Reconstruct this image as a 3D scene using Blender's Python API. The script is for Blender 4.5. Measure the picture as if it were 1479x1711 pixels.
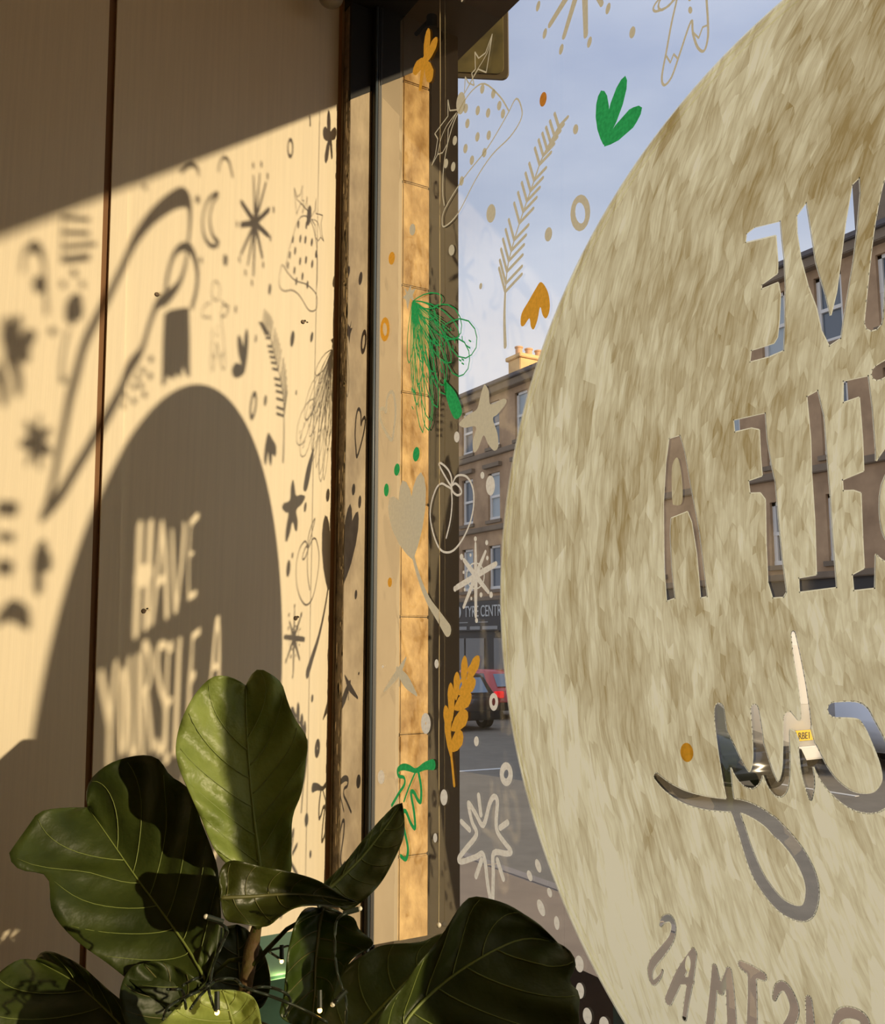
import bpy, bmesh, math, random
import numpy as np
from mathutils import Vector, Matrix, noise
from mathutils.geometry import delaunay_2d_cdt
random.seed(7)
for o in list(bpy.data.objects): bpy.data.objects.remove(o)
S=bpy.context.scene; C=S.collection
# ------------------------------------------------------------------ camera, light
EYE=1.5
FPX=1577.283
PITCH=math.radians(7.860067); YAW=math.radians(58.6998)
cd=bpy.data.cameras.new('camera'); cam=bpy.data.objects.new('camera',cd); C.objects.link(cam)
cd.sensor_fit='HORIZONTAL'; cd.sensor_width=36; cd.lens=36*FPX/1479
cd.clip_start=.02; cd.clip_end=500
cam.location=(0,0,EYE); cam.rotation_euler=(math.pi/2+PITCH,0,YAW)
S.camera=cam
SUN=Vector((-.94832,-.31730,-.22328))
sd=bpy.data.lights.new('sun','SUN'); sd.energy=5.6; sd.color=(1,.80,.50); sd.angle=math.radians(.62)
so=bpy.data.objects.new('sun',sd); C.objects.link(so); so.location=(8,6,6)
so.rotation_euler=SUN.to_track_quat('-Z','Y').to_euler()
S.view_settings.view_transform='Standard'; S.view_settings.look='None'
S.view_settings.exposure=0; S.view_settings.gamma=1; S.view_settings.use_curve_mapping=False
w=bpy.data.worlds.new('world'); S.world=w; w.use_nodes=True
nt=w.node_tree; nt.nodes.clear()
def N(nt,t,**k):
    n=nt.nodes.new(t)
    for a,b in k.items():
        if a in ('inp',):
            for i,v in b.items(): n.inputs[i].default_value=v
        else: setattr(n,a,b)
    return n
def ramp(nt,stops,fac=None,interp='LINEAR'):
    r=N(nt,'ShaderNodeValToRGB'); e=r.color_ramp.elements; r.color_ramp.interpolation=interp
    while len(e)<len(stops): e.new(.5)
    for i,(p,c) in enumerate(stops): e[i].position=p; e[i].color=(*c,1) if len(c)==3 else c
    if fac is not None: nt.links.new(fac,r.inputs[0])
    return r
wo=N(nt,'ShaderNodeOutputWorld'); bg=N(nt,'ShaderNodeBackground'); tc=N(nt,'ShaderNodeTexCoord')
mp=N(nt,'ShaderNodeMapping'); mp.inputs['Scale'].default_value=(1.2,1.2,3.4); nt.links.new(tc.outputs['Generated'],mp.inputs[0])
nz=N(nt,'ShaderNodeTexNoise',inp={'Scale':2.1,'Detail':5,'Roughness':.5}); nt.links.new(mp.outputs[0],nz.inputs['Vector'])
sx=N(nt,'ShaderNodeSeparateXYZ'); nt.links.new(tc.outputs['Generated'],sx.inputs[0])
grad=ramp(nt,[(0,(.80,.82,.88)),(.30,(.86,.88,.95)),(.42,(.48,.57,.76)),(.55,(.52,.61,.83)),(.8,(.74,.84,1.08))],sx.outputs[2])
cl=ramp(nt,[(.42,(0,0,0)),(.68,(1,1,1))],nz.outputs['Fac'])
mx=N(nt,'ShaderNodeMixRGB'); mx.inputs[2].default_value=(.90,.96,1.08,1)
ml=N(nt,'ShaderNodeMath',operation='MULTIPLY'); ml.inputs[1].default_value=.55
nt.links.new(cl.outputs[0],ml.inputs[0]); nt.links.new(ml.outputs[0],mx.inputs[0])
nt.links.new(grad.outputs[0],mx.inputs[1]); nt.links.new(mx.outputs[0],bg.inputs[0]); bg.inputs[1].default_value=.90
nt.links.new(bg.outputs[0],wo.inputs[0])
# ------------------------------------------------------------------ coordinates traced on the glass and on the wall
AG=math.radians(31.3002)
def ray(px,py):            # direction through an image point: (a = leftwards, b = streetwards, z)
    r=(px-739.5)/FPX; v=-(py-855.5)/FPX
    X=r; Y=math.cos(PITCH)-v*math.sin(PITCH); Z=math.sin(PITCH)+v*math.cos(PITCH)
    ca,sa=math.cos(AG),math.sin(AG)
    return (-sa*X+ca*Y, ca*X+sa*Y, Z)
AW=2.01395
SA,SB,SZ=.94832,-.31730,-.22328
def g(p):                  # point of the glass plane (x, z)
    a,b,z=ray(*p); return (-a/b, z/b+EYE)
def wl(p,A=AW):            # point of the left wall (y, z)
    a,b,z=ray(*p); return (b*A/a, z*A/a+EYE)
def s(p):                  # the glass point whose shadow falls on wall point p
    y,z=wl(p); t=(1-y)/(-SB)
    return (-(AW-SA*t), z-SZ*t)
def at(px,py,d):           # world point at distance d along the sight line
    a,b,z=ray(px,py); v=Vector((-a,b,z)).normalized()*d; v.z+=EYE; return v
# ------------------------------------------------------------------ materials
def lin(c):
    return tuple(((v/255)/12.92 if v/255<.04045 else ((v/255+.055)/1.055)**2.4) for v in c)
MATS={}
def mat(name,col,rough=.6,metal=0,var=0,vs=20,stretch=(1,1,1),bump=0,bs=60,emit=None,es=1,spec=.5,col2=None,coat=0,detail=4):
    if name in MATS: return MATS[name]
    m=bpy.data.materials.new(name); m.use_nodes=True; t=m.node_tree; b=t.nodes['Principled BSDF']
    c=lin(col); b.inputs['Base Color'].default_value=(*c,1); b.inputs['Roughness'].default_value=rough
    b.inputs['Metallic'].default_value=metal; b.inputs['Specular IOR Level'].default_value=spec
    b.inputs['Coat Weight'].default_value=coat
    if var or col2 or bump:
        tc=N(t,'ShaderNodeTexCoord'); mp=N(t,'ShaderNodeMapping'); mp.inputs['Scale'].default_value=stretch
        t.links.new(tc.outputs['Object'],mp.inputs[0])
        if var or col2:
            nz=N(t,'ShaderNodeTexNoise',inp={'Scale':vs,'Detail':detail,'Roughness':.6}); t.links.new(mp.outputs[0],nz.inputs['Vector'])
            c2=lin(col2) if col2 else c
            lo=tuple(v*(1-var) for v in c2); hi=tuple(min(1,v*(1+var)) for v in c)
            r=ramp(t,[(.32,lo),(.68,hi)],nz.outputs['Fac']); t.links.new(r.outputs[0],b.inputs['Base Color'])
        if bump:
            n2=N(t,'ShaderNodeTexNoise',inp={'Scale':bs,'Detail':4}); t.links.new(mp.outputs[0],n2.inputs['Vector'])
            bp=N(t,'ShaderNodeBump',inp={'Strength':bump,'Distance':.01}); t.links.new(n2.outputs['Fac'],bp.inputs['Height'])
            t.links.new(bp.outputs[0],b.inputs['Normal'])
    if emit:
        b.inputs['Emission Color'].default_value=(*lin(emit),1); b.inputs['Emission Strength'].default_value=es
    MATS[name]=m; return m
def glassmat(name,base_r=.04,n=3,tint=(1,1,1)):
    m=bpy.data.materials.new(name); m.use_nodes=True; t=m.node_tree; t.nodes.clear()
    out=N(t,'ShaderNodeOutputMaterial'); tr=N(t,'ShaderNodeBsdfTransparent'); gl=N(t,'ShaderNodeBsdfGlossy',inp={'Roughness':0})
    tr.inputs[0].default_value=(*tint,1)
    ge=N(t,'ShaderNodeNewGeometry'); dp=N(t,'ShaderNodeVectorMath',operation='DOT_PRODUCT')
    t.links.new(ge.outputs['Normal'],dp.inputs[0]); t.links.new(ge.outputs['Incoming'],dp.inputs[1])
    def M(op,a,b=None):
        x=N(t,'ShaderNodeMath',operation=op)
        for i,v in enumerate((a,b)):
            if v is None: continue
            if isinstance(v,(int,float)): x.inputs[i].default_value=v
            else: t.links.new(v,x.inputs[i])
        return x.outputs[0]
    c=M('ABSOLUTE',dp.outputs['Value']); p5=M('POWER',M('SUBTRACT',1,c),5)
    r=M('ADD',M('MULTIPLY',p5,1-base_r),base_r)
    R=M('DIVIDE',M('MULTIPLY',r,n),M('ADD',M('MULTIPLY',r,n-1),1))     # a stack of n glass surfaces
    mi=N(t,'ShaderNodeMixShader'); t.links.new(R,mi.inputs[0]); t.links.new(tr.outputs[0],mi.inputs[1]); t.links.new(gl.outputs[0],mi.inputs[2])
    t.links.new(mi.outputs[0],out.inputs[0]); return m
def paintmat(name,col,k=.85,var=.08,col2=None,brush=False):
    if name in MATS: return MATS[name]
    m=bpy.data.materials.new(name); m.use_nodes=True; t=m.node_tree; t.nodes.clear()
    out=N(t,'ShaderNodeOutputMaterial'); tl=N(t,'ShaderNodeBsdfTranslucent'); df=N(t,'ShaderNodeBsdfDiffuse')
    mi=N(t,'ShaderNodeMixShader'); mi.inputs[0].default_value=1-k
    c=lin(col); c2=lin(col2 or col)
    tc=N(t,'ShaderNodeTexCoord'); gp=N(t,'ShaderNodeNewGeometry')
    if not brush:
        nz=N(t,'ShaderNodeTexNoise',inp={'Scale':140,'Detail':3}); t.links.new(tc.outputs['Object'],nz.inputs['Vector'])
        r=ramp(t,[(.35,tuple(v*(1-var) for v in c2)),(.65,tuple(v*(1+var) for v in c))],nz.outputs['Fac'])
        colout=r.outputs[0]
    else:                                   # broad paint-pen dabs that follow arcs about a point right of the disc
        sp=N(t,'ShaderNodeSeparateXYZ'); t.links.new(gp.outputs['Position'],sp.inputs[0])
        def M(op,a,b=None,c_=None):
            x=N(t,'ShaderNodeMath',operation=op)
            for i,v in enumerate((a,b,c_)):
                if v is None: continue
                if isinstance(v,(int,float)): x.inputs[i].default_value=v
                else: t.links.new(v,x.inputs[i])
            return x.outputs[0]
        dx=M('SUBTRACT',sp.outputs[0],.15); dz=M('SUBTRACT',sp.outputs[2],EYE+.10)
        rr=M('SQRT',M('ADD',M('MULTIPLY',dx,dx),M('MULTIPLY',dz,dz))); th=M('MULTIPLY',M('ARCTAN2',dz,M('MULTIPLY',dx,-1)),1.0)
        wob=N(t,'ShaderNodeTexNoise',inp={'Scale':7,'Detail':2}); t.links.new(gp.outputs['Position'],wob.inputs['Vector'])
        r2=M('ADD',rr,M('MULTIPLY',wob.outputs['Fac'],.03))
        def cmb(su,sv,off=0):
            cb=N(t,'ShaderNodeCombineXYZ'); t.links.new(M('MULTIPLY',r2,su),cb.inputs[0]); t.links.new(M('MULTIPLY',th,sv),cb.inputs[1]); cb.inputs[2].default_value=off
            return cb.outputs[0]
        def vor(su,sv,off):
            v=N(t,'ShaderNodeTexVoronoi',feature='F1',inp={'Scale':1,'Randomness':1}); t.links.new(cmb(su,sv,off),v.inputs['Vector'])
            se=N(t,'ShaderNodeSeparateColor'); t.links.new(v.outputs['Color'],se.inputs[0]); return se.outputs[0],v.outputs['Distance']
        a1,d1=vor(85,27,0); a2,d2=vor(40,14,5)
        st=N(t,'ShaderNodeTexNoise',inp={'Scale':1,'Detail':3,'Roughness':.7}); t.links.new(cmb(230,16,2),st.inputs['Vector'])
        bigv=N(t,'ShaderNodeTexNoise',inp={'Scale':5.5,'Detail':5,'Roughness':.65}); t.links.new(cmb(5,2.6,9),bigv.inputs['Vector']); bigv.inputs['Scale'].default_value=1.6
        low=N(t,'ShaderNodeMapRange',inp={1:EYE-.6,2:EYE+.35,3:.20,4:-.02}); t.links.new(sp.outputs[2],low.inputs[0])
        v=M('ADD',M('MULTIPLY',a1,.20),M('MULTIPLY',a2,.20))
        v=M('ADD',v,M('MULTIPLY',st.outputs['Fac'],.55)); v=M('ADD',v,M('MULTIPLY',bigv.outputs['Fac'],.95))
        v=M('ADD',v,M('MULTIPLY',M('SUBTRACT',.35,d1),.16)); v=M('ADD',v,M('ADD',low.outputs[0],-.07))
        r=ramp(t,[(.50,tuple(x*1.0 for x in c2)),(.78,tuple((x*.45+y*.55) for x,y in zip(c2,c))),(1.0,c),(1.0,tuple(min(1,x*1.06) for x in c))],M('MULTIPLY',v,.93),'LINEAR')
        colout=r.outputs[0]
    t.links.new(colout,tl.inputs[0]); t.links.new(colout,df.inputs[0])
    t.links.new(tl.outputs[0],mi.inputs[1]); t.links.new(df.outputs[0],mi.inputs[2]); t.links.new(mi.outputs[0],out.inputs[0])
    MATS[name]=m; return m
def leafmat(name,col,col2,tr=.3,rough=.38,bump=.25):
    m=bpy.data.materials.new(name); m.use_nodes=True; t=m.node_tree; b=t.nodes['Principled BSDF']; out=t.nodes['Material Output']
    tc=N(t,'ShaderNodeTexCoord'); nz=N(t,'ShaderNodeTexNoise',inp={'Scale':14,'Detail':5}); t.links.new(tc.outputs['Object'],nz.inputs['Vector'])
    r=ramp(t,[(.35,lin(col2)),(.65,lin(col))],nz.outputs['Fac']); t.links.new(r.outputs[0],b.inputs['Base Color'])
    b.inputs['Roughness'].default_value=rough; b.inputs['Specular IOR Level'].default_value=.45
    n2=N(t,'ShaderNodeTexNoise',inp={'Scale':38,'Detail':3}); t.links.new(tc.outputs['Object'],n2.inputs['Vector'])
    bp=N(t,'ShaderNodeBump',inp={'Strength':bump,'Distance':.012}); t.links.new(n2.outputs['Fac'],bp.inputs['Height']); t.links.new(bp.outputs[0],b.inputs['Normal'])
    tl=N(t,'ShaderNodeBsdfTranslucent'); tl.inputs[0].default_value=(*lin((124,142,24)),1)
    mi=N(t,'ShaderNodeMixShader'); mi.inputs[0].default_value=tr
    t.links.new(b.outputs[0],mi.inputs[1]); t.links.new(tl.outputs[0],mi.inputs[2]); t.links.new(mi.outputs[0],out.inputs[0])
    return m
# ------------------------------------------------------------------ object helpers
def tag(o,label=None,cat=None,group=None,kind=None):
    if label: o['label']=label
    if cat: o['category']=cat
    if group: o['group']=group
    if kind: o['kind']=kind
    return o
def origin_of(p):
    v=Vector((0,0,0))
    while p: v=v+p.location; p=p.parent
    return v
def mesh(name,verts,faces,m,parent=None,smooth=False,loc=None):
    org=origin_of(parent) if parent else Vector(loc or (0,0,0))
    me=bpy.data.meshes.new(name); me.from_pydata([tuple(Vector(v)-org) for v in verts],[],faces); me.update()
    if m: me.materials.append(m)
    if smooth:
        for p in me.polygons: p.use_smooth=True
    o=bpy.data.objects.new(name,me); C.objects.link(o)
    if parent: o.parent=parent
    elif loc: o.location=loc
    return o
def thing(name,label,cat,loc,group=None):
    o=bpy.data.objects.new(name,None); C.objects.link(o); o.location=loc; o.empty_display_size=.05
    return tag(o,label,cat,group)
class MB:
    def __init__(s): s.v=[]; s.f=[]
    def add(s,v,f):
        n=len(s.v); s.v+=[Vector(x) for x in v]; s.f+=[tuple(i+n for i in q) for q in f]; return s
    def box(s,x0,x1,y0,y1,z0,z1,bev=0):
        bm=bmesh.new(); bmesh.ops.create_cube(bm,size=1)
        for v in bm.verts: v.co=Vector(((x0+x1)/2+v.co.x*(x1-x0),(y0+y1)/2+v.co.y*(y1-y0),(z0+z1)/2+v.co.z*(z1-z0)))
        if bev: bmesh.ops.bevel(bm,geom=bm.edges[:],offset=bev,segments=2,affect='EDGES')
        return s.bm(bm)
    def bm(s,bm,M=None):
        bm.verts.index_update(); v=[(M@x.co if M else x.co.copy()) for x in bm.verts]; f=[[x.index for x in q.verts] for q in bm.faces]; bm.free(); return s.add(v,f)
    def tube(s,pts,r,n=8,cap=True):
        pts=[Vector(p) for p in pts]; rs=r if isinstance(r,(list,tuple)) else [r]*len(pts); v=[];f=[]
        up=Vector((0,0,1))
        for i,p in enumerate(pts):
            d=(pts[min(i+1,len(pts)-1)]-pts[max(i-1,0)]).normalized()
            a=d.cross(up); a=a.normalized() if a.length>1e-3 else Vector((1,0,0)); b=a.cross(d)
            for k in range(n):
                q=2*math.pi*k/n; v.append(p+rs[i]*(a*math.cos(q)+b*math.sin(q)))
        for i in range(len(pts)-1):
            for k in range(n): f.append((i*n+k,i*n+(k+1)%n,(i+1)*n+(k+1)%n,(i+1)*n+k))
        if cap: f.append(tuple(range(n))[::-1]); f.append(tuple((len(pts)-1)*n+k for k in range(n)))
        return s.add(v,f)
    def cyl(s,c,axis,r,h,n=20,r2=None):
        c=Vector(c); d=Vector(axis).normalized(); return s.tube([c-d*h/2,c+d*h/2],[r,r if r2 is None else r2],n)
    def lathe(s,c,prof,n=24):
        v=[];f=[]
        for (r,z) in prof:
            for k in range(n): q=2*math.pi*k/n; v.append(Vector(c)+Vector((r*math.cos(q),r*math.sin(q),z)))
        for i in range(len(prof)-1):
            for k in range(n): f.append((i*n+k,i*n+(k+1)%n,(i+1)*n+(k+1)%n,(i+1)*n+k))
        return s.add(v,f)
    def sphere(s,c,r,n=12,sz=1):
        bm=bmesh.new(); bmesh.ops.create_uvsphere(bm,u_segments=n,v_segments=n//2+2,radius=r)
        for v in bm.verts: v.co.z*=sz
        return s.bm(bm,Matrix.Translation(Vector(c)))
    def prism(s,poly,axis,a0,a1):           # poly of 2-D points, extruded along 'x','y'
        P=lambda p,t: {'x':(t,p[0],p[1]),'y':(p[0],t,p[1]),'z':(p[0],p[1],t)}[axis]
        n=len(poly); v=[P(p,a0) for p in poly]+[P(p,a1) for p in poly]
        f=[tuple(range(n)),tuple(range(2*n-1,n-1,-1))]+[(i,(i+1)%n,(i+1)%n+n,i+n) for i in range(n)]
        return s.add(v,f)
    def build(s,name,m,parent=None,smooth=False,loc=None): return mesh(name,s.v,s.f,m,parent,smooth,loc)
# ------------------------------------------------------------------ setting: the room
M_wall=mat('pale_ply_wall',(232,218,190),.55,var=.035,vs=9,stretch=(14,14,.35),bump=.03,bs=30)
M_wall2=mat('cream_wall',(232,206,168),.8,var=.04,vs=3)
M_groove=mat('brown_gap',(128,92,60),.8)
M_jamb=mat('worn_taupe_jamb',(184,166,136),.6,var=.12,vs=16,stretch=(1,1,.35),bump=.15,bs=40,col2=(146,128,102))
M_brown=mat('brown_trim',(176,134,92),.55,var=.15,vs=12,stretch=(1,1,.3))
M_peel=mat('dark_peeling_edge',(136,120,100),.6,var=.2,vs=30,col2=(96,82,66),bump=.3)
M_white=mat('bare_plaster_fleck',(226,208,176),.8)
M_black=mat('black_head',(30,28,25),.6,var=.15,vs=8)
M_gasket=mat('black_gasket',(38,34,30),.5)
M_steel=mat('blue_grey_bead',(84,94,102),.35,spec=.6)
M_dark=mat('dark_brown_paint',(28,23,19),.95,spec=.05,var=.12,vs=10,stretch=(1,1,.3))
M_cream=mat('cream_reveal',(152,138,116),.9,spec=.1,var=.05,vs=8,stretch=(1,1,.3))
M_stone=mat('sandstone',(176,146,98),.95,spec=.1,var=.16,vs=26,stretch=(1,1,.6),bump=.6,bs=45,col2=(134,100,56),detail=6)
M_floor=mat('brown_floor',(186,152,116),.6,var=.12,vs=4,stretch=(1,8,1))
M_bench=mat('bench_wood',(138,100,66),.5,var=.15,vs=6,stretch=(6,1,1))
ZS=EYE-.66; ZT=EYE+1.586           # outer sill, soffit
XL=-AW
def gy(px,py): return wl((px,py))[0]
def yline(p0,p1,z):                # y on the wall of a line traced through two points
    y0,z0=wl(p0); y1,z1=wl(p1); return y0+(y1-y0)*(z-z0)/(z1-z0)
Zf,Zc=0,EYE+1.75
def wallquad(name,ya,yb,x,m,kind='structure',depth=.03):
    # ya,yb: functions of z for the two vertical edges
    b=MB(); zs=[Zf,Zc]
    v=[];
    for z in zs:
        for (yy,xx) in ((ya(z),x),(yb(z),x),(yb(z),x-depth),(ya(z),x-depth)): v.append((xx,yy,z))
    b.add(v,[(0,1,5,4),(1,2,6,5),(2,3,7,6),(3,0,4,7),(0,3,2,1),(4,5,6,7)])
    return tag(b.build(name,m),kind=kind)
gl=lambda z: yline((174,300),(144,1250),z)
gr=lambda z: yline((186,300),(155,1250),z)
be=lambda z: yline((213,300),(194,1250),z)
we=lambda z: .918
wallquad('wall_left',lambda z:-4.0,gl,XL,M_wall)
wallquad('wall_left',gr,we,XL,M_wall)
tag(wallquad('trim_1',lambda z:gl(z)-.004,lambda z:gr(z)+.004,XL-.005,M_groove),kind='structure')
wallquad('trim_2',gr,be,XL+.005,M_wall,depth=.005)
# jamb: brown bead, dark flaking arris, worn board
b=MB().box(XL-.03,XL-.004,.918,.9285,Zf,Zc); tag(b.build('trim_3',M_brown),kind='structure')
b=MB().box(XL-.03,XL+.006,.9285,.9312,Zf,Zc,.001); tag(b.build('trim_4',M_jamb),kind='structure')
XJ=-1.968
b=MB().box(XL-.06,XJ-.001,.9315,.990,Zf,ZT-.001); tag(b.build('trim_5',M_peel),kind='structure')
b=MB().box(XJ-.004,XJ,.9312,.990,Zf,ZT-.001,.001); jb=tag(b.build('trim_6',M_jamb),kind='structure')
# flakes of bare plaster along the arris of the jamb
b=MB()
for i in range(150):
    z=EYE+random.uniform(-.55,1.35); h=random.uniform(.006,.04); wv=random.uniform(.0015,.006)
    n=7; y0=.9312; x0=XJ-random.choice([.002,.004,.012,.02,.03])
    P=[(x0+math.cos(2*math.pi*k/n)*wv*random.uniform(.5,1),y0-.0004,z+math.sin(2*math.pi*k/n)*h*random.uniform(.4,1)) for k in range(n)]
    b.add(P,[tuple(range(n))])
b.build('paint_flakes',M_white,jb)['kind']='stuff'
b=MB().box(-1.99,-1.953,.990,.9995,ZS-.06,ZT); b.box(-2.2,-1.9505,.9995,1.008,ZS-.06,ZT); w1=tag(b.build('window_1',M_gasket),kind='structure')
MB().tube([(-1.9495,.9935,ZS-.05),(-1.9495,.9935,ZT)],.0035,10).build('glazing_bead',M_steel,w1,True)
v=[(-1.9504,1.0,ZS),(3.6,1.0,ZS),(3.6,1.0,ZT),(-1.9504,1.0,ZT)]
mesh('glass_pane',v,[(0,1,2,3)],glassmat('window_glass'),w1)
b=MB().box(3.6,3.7,.95,1.03,ZS-.06,ZT); b.build('frame_post',M_gasket,w1)
# outside reveal
b=MB().box(-4,-1.950,1.008,1.068,ZS-.9,ZT+.4); tag(b.build('trim_7',M_cream),kind='structure')
b=MB()
for i in range(14):
    z0=ZS-.9+i*.27; b.box(-4,-1.947,1.068,1.146,z0,z0+.268,.003)
tag(b.build('trim_8',M_stone),kind='structure')
b=MB().box(-4,-1.945,1.146,1.232,-.8,ZT+.4,.003); tag(b.build('trim_9',M_dark),kind='structure')
sl=lambda y: EYE+1.385+.704*(y-1)-.012  # just below the lintel's shadow edge on jamb and reveal
for nm,x_,y0_,y1_ in (('lintel_shade_1',XJ,.9308,.9995),('lintel_shade_2',-1.9495,1.004,1.069),('lintel_shade_3',-1.9465,1.067,1.147)):  # added black plates deepen the lintel's shade, cut along its shadow edge
    b=MB().prism([(y0_,sl(y0_)),(y1_,sl(y1_)),(y1_,ZT),(y0_,ZT)],'x',x_-.01,x_+.0012); tag(b.build(nm,mat('lintel_shade_black',(22,20,18),.7)),kind='structure')
b=MB().box(-4,3.7,1.232,1.285,ZT,ZT+1.6); b.box(-4,4.2,.93,1.232,ZT,ZT+.3); tag(b.build('wall_front_head',M_black),kind='structure')
b=MB().box(-4,4.2,1.004,1.30,ZS-.12,ZS,.004); tag(b.build('trim_10',M_dark),kind='structure')
b=MB().box(-2.2,4.2,.93,1.25,-.8,ZS-.12); tag(b.build('wall_front',M_dark),kind='structure')
b=MB().box(3.7,4.6,.93,1.285,-.8,ZT+.3); tag(b.build('wall_front',M_wall2),kind='structure')
b=MB().box(-4,4.6,1.0,1.285,ZT+.3,ZT+3.5); tag(b.build('wall_front',M_stone),kind='structure')
tag(MB().box(-2.2,4.2,-4.2,.95,-.12,0).build('floor',M_floor),kind='structure')
tag(MB().box(-2.2,4.3,-4.2,1.0,Zc,Zc+.1).build('ceiling',M_wall2),kind='structure')
tag(MB().box(4.1,4.25,-4.2,.95,0,Zc).build('wall_right',M_wall2),kind='structure')
tag(MB().box(-2.2,4.25,-4.3,-4.1,0,Zc).build('wall_back',M_wall2),kind='structure')
tag(MB().box(-2.2,XL-.03,-4.2,.93,0,Zc).build('wall_left',M_brown),kind='structure')
# ------------------------------------------------------------------ setting: the street
M_road=mat('asphalt',(122,114,100),.85,var=.12,vs=3,bump=.1,bs=80)
M_pave=mat('paving',(140,122,101),.85,var=.10,vs=2.5,bump=.1)
M_line=mat('road_paint',(215,212,205),.7)
ZG=EYE-2.3
tag(MB().box(-60,60,5.75,21.5,ZG-.3,ZG-.05).build('road',M_road),kind='structure')
tag(MB().box(-60,60,1.0,5.65,ZG-.3,ZG+.02).build('pavement',M_pave),kind='structure')
b=MB()
for i in range(100): b.box(-60+i*1.2,-60+i*1.2+1.19,5.65,5.80,ZG-.3,ZG+.03,.01)
tag(b.build('kerb',mat('kerb_stone',(140,130,120),.8,var=.1,vs=3)),kind='structure')
tag(MB().box(-60,60,21.5,26.1,ZG-.3,ZG+.05).build('pavement',M_pave),kind='structure')
for i,(x0,x1,y0,y1) in enumerate([(-15.4,-14.6,9.2,10.6),(-21.2,-17.6,15.30,15.42),(-32,-28,15.30,15.42),(-13.2,-9.5,13.2,13.3)]):
    o=MB().box(x0,x1,y0,y1,ZG-.05,ZG-.044).build('road_marking',M_line,loc=((x0+x1)/2,(y0+y1)/2,ZG-.05))
    tag(o,['short white road line nearest the shop, left of the painted ring','white road line behind the parked dark car','white road line furthest down the street','white road line in front of the parked cars'][i],'road marking','white road markings')
    if i==0:
        o.data.clear_geometry(); P=[(-15.15,9.35),(-15.0,9.35),(-14.9,10.5),(-15.05,10.5)]
        o.data.from_pydata([(x-o.location.x,y-o.location.y,0.006) for x,y in P],[],[(0,1,2,3)])
# ------------------------------------------------------------------ tenement across the street
M_ten=mat('tenement_stone',(184,152,118),.9,var=.12,vs=.7,bump=.2,bs=6,col2=(156,126,96))
M_tend=mat('tenement_dark_stone',(128,112,94),.9,var=.2,vs=1.2)
M_slate=mat('slate_roof',(92,88,90),.8,var=.15,vs=2)
M_sash=mat('white_sash',(225,220,212),.5)
M_pane=mat('dark_pane',(88,100,112),.12,spec=.8)
M_pane2=mat('blind_pane',(170,180,184),.3)
M_shop=mat('shop_black',(40,40,42),.5)
M_shopg=mat('shop_glass',(96,96,96),.15,spec=.7)
M_txt=mat('sign_white',(205,205,200),.6)
YF=26.0
ten=thing('tenement_building','long stone tenement with white sash windows across the street','building',(-17,YF,ZG+.05))
# facade wall with real openings
cols=[43.0,40.8,38.4,36.05,33.9,31.7,29.5,27.4,23.5,21.35,19.15,16.9,14.7,12.5,8,5.8,1,-1.2]
rows=[(9.60,11.90),(5.95,8.30),(2.55,4.70)]
xs=sorted(set([-47.0,22.0]+[-c for c in cols]+[-(c-1.02) for c in cols]))
zr=sorted([EYE+z for r in rows for z in r]+[EYE+1.95,EYE+12.6])
b=MB(); opens={(-c,) for c in cols}
for i in range(len(xs)-1):
    for j in range(len(zr)-1):
        xa,xb,za,zb=xs[i],xs[i+1],zr[j],zr[j+1]
        if any(abs(xa+c)<1e-6 for c in cols) and any(abs(za-EYE-r[0])<1e-6 for r in rows): continue
        b.box(xa,xb,YF,YF+.4,za,zb)
b.build('facade_wall',M_ten,ten)
MB().box(-47,22,YF+.4,YF+9,ZG,EYE+12.6).build('rear_wall',M_tend,ten)
for z,h,d,nm in ((12.2,.35,.35,'cornice'),(12.55,.2,.5,'gutter'),(9.12,.28,.16,'string_course'),(5.42,.26,.16,'string_course'),(2.0,.22,.25,'string_course')):
    MB().box(-47.2,22.2,YF-d,YF+.1,EYE+z,EYE+z+h,.03).build(nm,M_tend if nm!='gutter' else M_slate,ten)
MB().prism([(YF-.3,EYE+12.72),(YF+4.5,EYE+14.2),(YF+9.2,EYE+12.7)],'x',-47,22).build('roof',M_slate,ten)
for ci,c in enumerate(cols):
    for ri,r in enumerate(rows):
        xa,xb,za,zb=-c,-c+1.02,EYE+r[0],EYE+r[1]
        f=MB().box(xa,xa+.14,YF+.12,YF+.2,za,zb).box(xb-.14,xb,YF+.12,YF+.2,za,zb).box(xa,xb,YF+.12,YF+.2,zb-.12,zb).box(xa,xb,YF+.1,YF+.2,za,za+.16).box(xa,xb,YF+.11,YF+.2,(za+zb)/2-.06,(za+zb)/2+.06)
        fo=f.build('window',M_sash,ten)
        MB().box(xa+.05,xb-.05,YF+.2,YF+.22,za+.05,zb-.05).build('pane',M_pane2 if (ci+ri)%3==0 else M_pane,fo)
        MB().box(xa-.15,xb+.15,YF-.10,YF+.1,za-.16,za).build('window_sill',M_tend,ten)
        if ri==1: MB().box(xa-.2,xb+.2,YF-.22,YF+.1,zb+.25,zb+.45).build('window_hood',M_tend,ten)
for i,(xa,d) in enumerate(((-37.0,4.6),(-4,1.5))):   # chimney stacks with a row of pots
    ch=MB().box(xa,xa+1.0,YF+.3,YF+5.7,EYE+12.6,EYE+13.75,.03).box(xa-.12,xa+1.12,YF+.2,YF+5.8,EYE+13.75,EYE+13.95,.03).build('chimney_stack',mat('chimney_stone',(222,180,124),.9,var=.12,vs=1.5,bump=.3,bs=8),ten)
    for k in range(9): MB().lathe((xa+.5,YF+.6+k*.6,EYE+13.95),[(.2,0),(.17,.1),(.17,.38),(.21,.42),(.21,.48),(.12,.48)],14).build('chimney_pot',mat('clay_pot',(206,160,120),.8),ch)
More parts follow.
